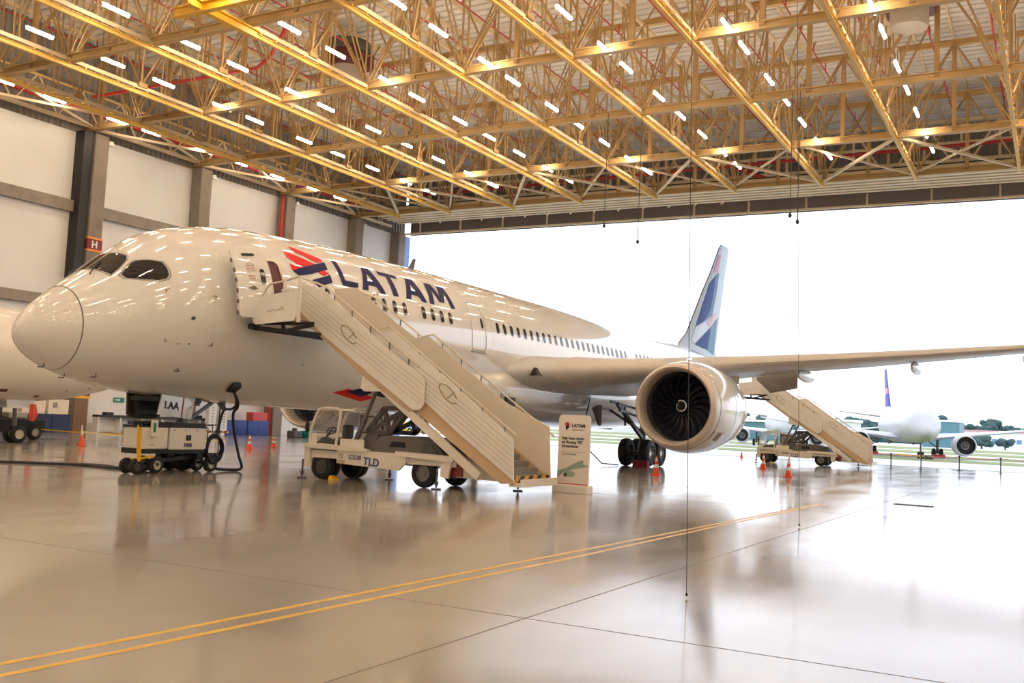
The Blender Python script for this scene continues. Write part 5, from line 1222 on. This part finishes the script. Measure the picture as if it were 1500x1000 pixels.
p2_ = liner('distant_jet', 'hazy white jet with violet blue tail behind the rear stairs', (-40.0, 165, -.08), R(12), ('finnavy','indigo','indigo'), False)
# ground equipment seen below the belly: yellow barriers, vans
for k in range(7):
    x = -80.5 + 1.35*k; o = MB().cbox(x, x+1.15, 108.0, 108.5, -.03, 1.25 + .15*(k%2), .08).box(x+.1, x+1.05, 107.97, 108.0, .5, .9).build('yellow_container', mat('bright_yellow_%d' % k, (.85,.62+.03*(k%3),.06), .5), org=(x, 108, -.03)); tag(o, 'bright yellow container on the apron seen beneath the stairs, %s from the left' % ORD[k], 'container', 'yellow containers outside')
t = thing('service_van', 'small white and blue service van outside, seen under the stair flight', 'van', (-67, 100, -.03)); MB().cbox(-69,-65.4,99,100.8,.35,1.9,.25).build('body', M['white'], t); MB().box(-68.9,-65.5,98.98,99.0,.7,1.1).build('stripe', M['bluecab'], t); MB().box(-66.6,-65.6,98.96,98.99,1.15,1.65).build('window', M['glass_dark'], t)
for x in (-68.3,-66.2):
    a, b = wheel_mb((x,99.05,.32), .34, .2, 'Y'); a.build('wheel', M['rubber'], t)
for k, (x0, x1, y, z, m_, lab) in enumerate(((-92,-77.5,300,5.4,'teal','long teal glazed building far away behind the engine'), (-68,-53,300,6.5,'bluecream','pale long hangar far away above the rear stairs truck'), (-42,-6,450,6.8,'bluecream','pale low warehouse at the far right with red trim'), (-140,-96,330,7,'bluecream','pale terminal block far away under the airliner wing'), (-42,-30,380,9,'teal','blue green hangar end between the parked jet and trees'))):
    t = thing('distant_building', lab, 'building', ((x0+x1)/2, y, -.08)); MB().box(x0,x1,y,y+20,-.08,z).build('wall', M[m_], t); MB().loft([[(x0-.5,y-.5,z),(x1+.5,y-.5,z),(x1+.5,y+20.5,z),(x0-.5,y+20.5,z)],[(x0-.5,y-.5,z+.6),(x1+.5,y-.5,z+.6),(x1+.5,y+20.5,z+.9),(x0-.5,y+20.5,z+.9)]], caps=True).build('roof', M['white'] if k != 2 else M['redroof'], t)
    b = MB(); n = int((x1-x0)/3)
    for q in range(n): b.box(x0+.6+3*q, x0+2.4+3*q, y-.1, y, z*.35, z*.6)
    b.build('window_row', M['finmid'], t)
def tree(x, y, h, w_, lab):
    t = thing('tree', lab, 'tree', (x, y, -.08), 'trees beyond the airfield'); rn = random.Random(int(x*7+y))
    MB().tube([(x,y,-.08),(x+.1,y,h*.45)], [w_*.05, w_*.03], 6).build('trunk', M['bark'], t)
    mb = MB()
    for q in range(26):
        a = rn.uniform(0,2*PI); rr = w_*.5*rn.random()**.6; zz = h*rn.uniform(.38,.86); s_ = w_*rn.uniform(.13,.24)*(1.15-.5*abs(zz/h-.6)); mb.sphere((x+rr*math.cos(a), y+rr*math.sin(a), zz), s_, 7, 5, sc=(1,1,.8))
    mb.build('crown', M['leaf'], t, smooth=True)
tx = [(-37,500,13.5,8),(-32.5,512,11.5,8),(-26.5,495,15,10),(-21,510,12,8),(-13,475,11,10),(-4,485,13,11),(5,470,11,9),(-46,520,16,12),(-54,535,12,9),(-90,515,13,13),(-80,530,12.5,11),(-72,515,12,10),(-102,525,12,12),(-64,540,12,10),(-26,430,5.5,7),(-18,436,4.5,6),(-35,425,5.5,4),(-118,520,13,14),(-134,520,12,14),(-150,520,14,14)]
for k, (x, y, h, w_) in enumerate(tx):
    tree(x, y, h*.93, w_, 'hazy green tree beyond the airfield, %s counted from the right edge' % ORD[sorted([q[0]/q[1] for q in tx], reverse=True).index(x/y)])
tl = MB()
for k in range(180):
    x = -520 + k*3.4 + rnd.uniform(-1,1); tl.sphere((x, 640+rnd.uniform(-8,8), 3), 4.2*rnd.uniform(.7,1.3), 7, 5, sc=(1.2,1,1.7))
o = tl.build('treeline', M['leaf'], smooth=True); tag(o, 'low hazy treeline on the horizon beyond the airfield', 'trees', kind='stuff')

# ------------------------------------------------------------------ world, lights, camera
w_ = bpy.data.worlds.new('sky'); bpy.context.scene.world = w_; w_.use_nodes = True; nt = w_.node_tree
bg = nt.nodes['Background']; tc = nt.nodes.new('ShaderNodeTexCoord'); mp = nt.nodes.new('ShaderNodeMapping'); mp.inputs['Scale'].default_value = (1.2, 1.2, 5)
n_ = nt.nodes.new('ShaderNodeTexNoise'); n_.inputs['Scale'].default_value = 2.2; n_.inputs['Detail'].default_value = 6
cr = nt.nodes.new('ShaderNodeValToRGB'); cr.color_ramp.elements[0].position = .42; cr.color_ramp.elements[0].color = (.72,.80,.94,1); cr.color_ramp.elements[1].position = .60; cr.color_ramp.elements[1].color = (.88,.92,1,1)
nt.links.new(tc.outputs['Generated'], mp.inputs['Vector']); nt.links.new(mp.outputs['Vector'], n_.inputs['Vector']); nt.links.new(n_.outputs['Fac'], cr.inputs['Fac']); nt.links.new(cr.outputs['Color'], bg.inputs['Color'])
SKY = 2.5
bg.inputs['Strength'].default_value = SKY

cd = bpy.data.cameras.new('camera'); cam = bpy.data.objects.new('camera', cd); COL.objects.link(cam); bpy.context.scene.camera = cam
cd.sensor_width = 36; cd.lens = 1451*36/1500; cd.clip_end = 5000
# camera axes in world space (x right, y up, z back), found from the hangar's vanishing points
f = 1451.0
A = Vector((799,155,f)).normalized(); B = Vector((-2635,-4,f)).normalized(); X_ = (-B - A*(-B).dot(A)).normalized()
Z_ = A.cross(X_); Z_ = Z_ if Z_.y < 0 else -Z_          # world up expressed in image axes (y down)
# rows: world axes in image coords -> columns of rotation
right = Vector((X_.x, A.x, Z_.x)); down = Vector((X_.y, A.y, Z_.y)); fwd = Vector((X_.z, A.z, Z_.z))
m = Matrix(((right.x, -down.x, -fwd.x, 0), (right.y, -down.y, -fwd.y, 0), (right.z, -down.z, -fwd.z, 1.9), (0,0,0,1)))
cam.matrix_world = m

sc = bpy.context.scene
sc.view_settings.view_transform = 'Standard'; sc.view_settings.look = 'None'; sc.view_settings.exposure = 0.0; sc.view_settings.gamma = 1.0
sc.view_settings.use_curve_mapping = False
sc.cycles.use_denoising = True; sc.cycles.max_bounces = 8; sc.cycles.diffuse_bounces = 4; sc.cycles.glossy_bounces = 4
sc.cycles.sample_clamp_indirect = 6.0; sc.cycles.use_light_tree = True; sc.cycles.caustics_reflective = False; sc.cycles.caustics_refractive = False
for o in bpy.data.objects:
    if '_o' in o: del o['_o']
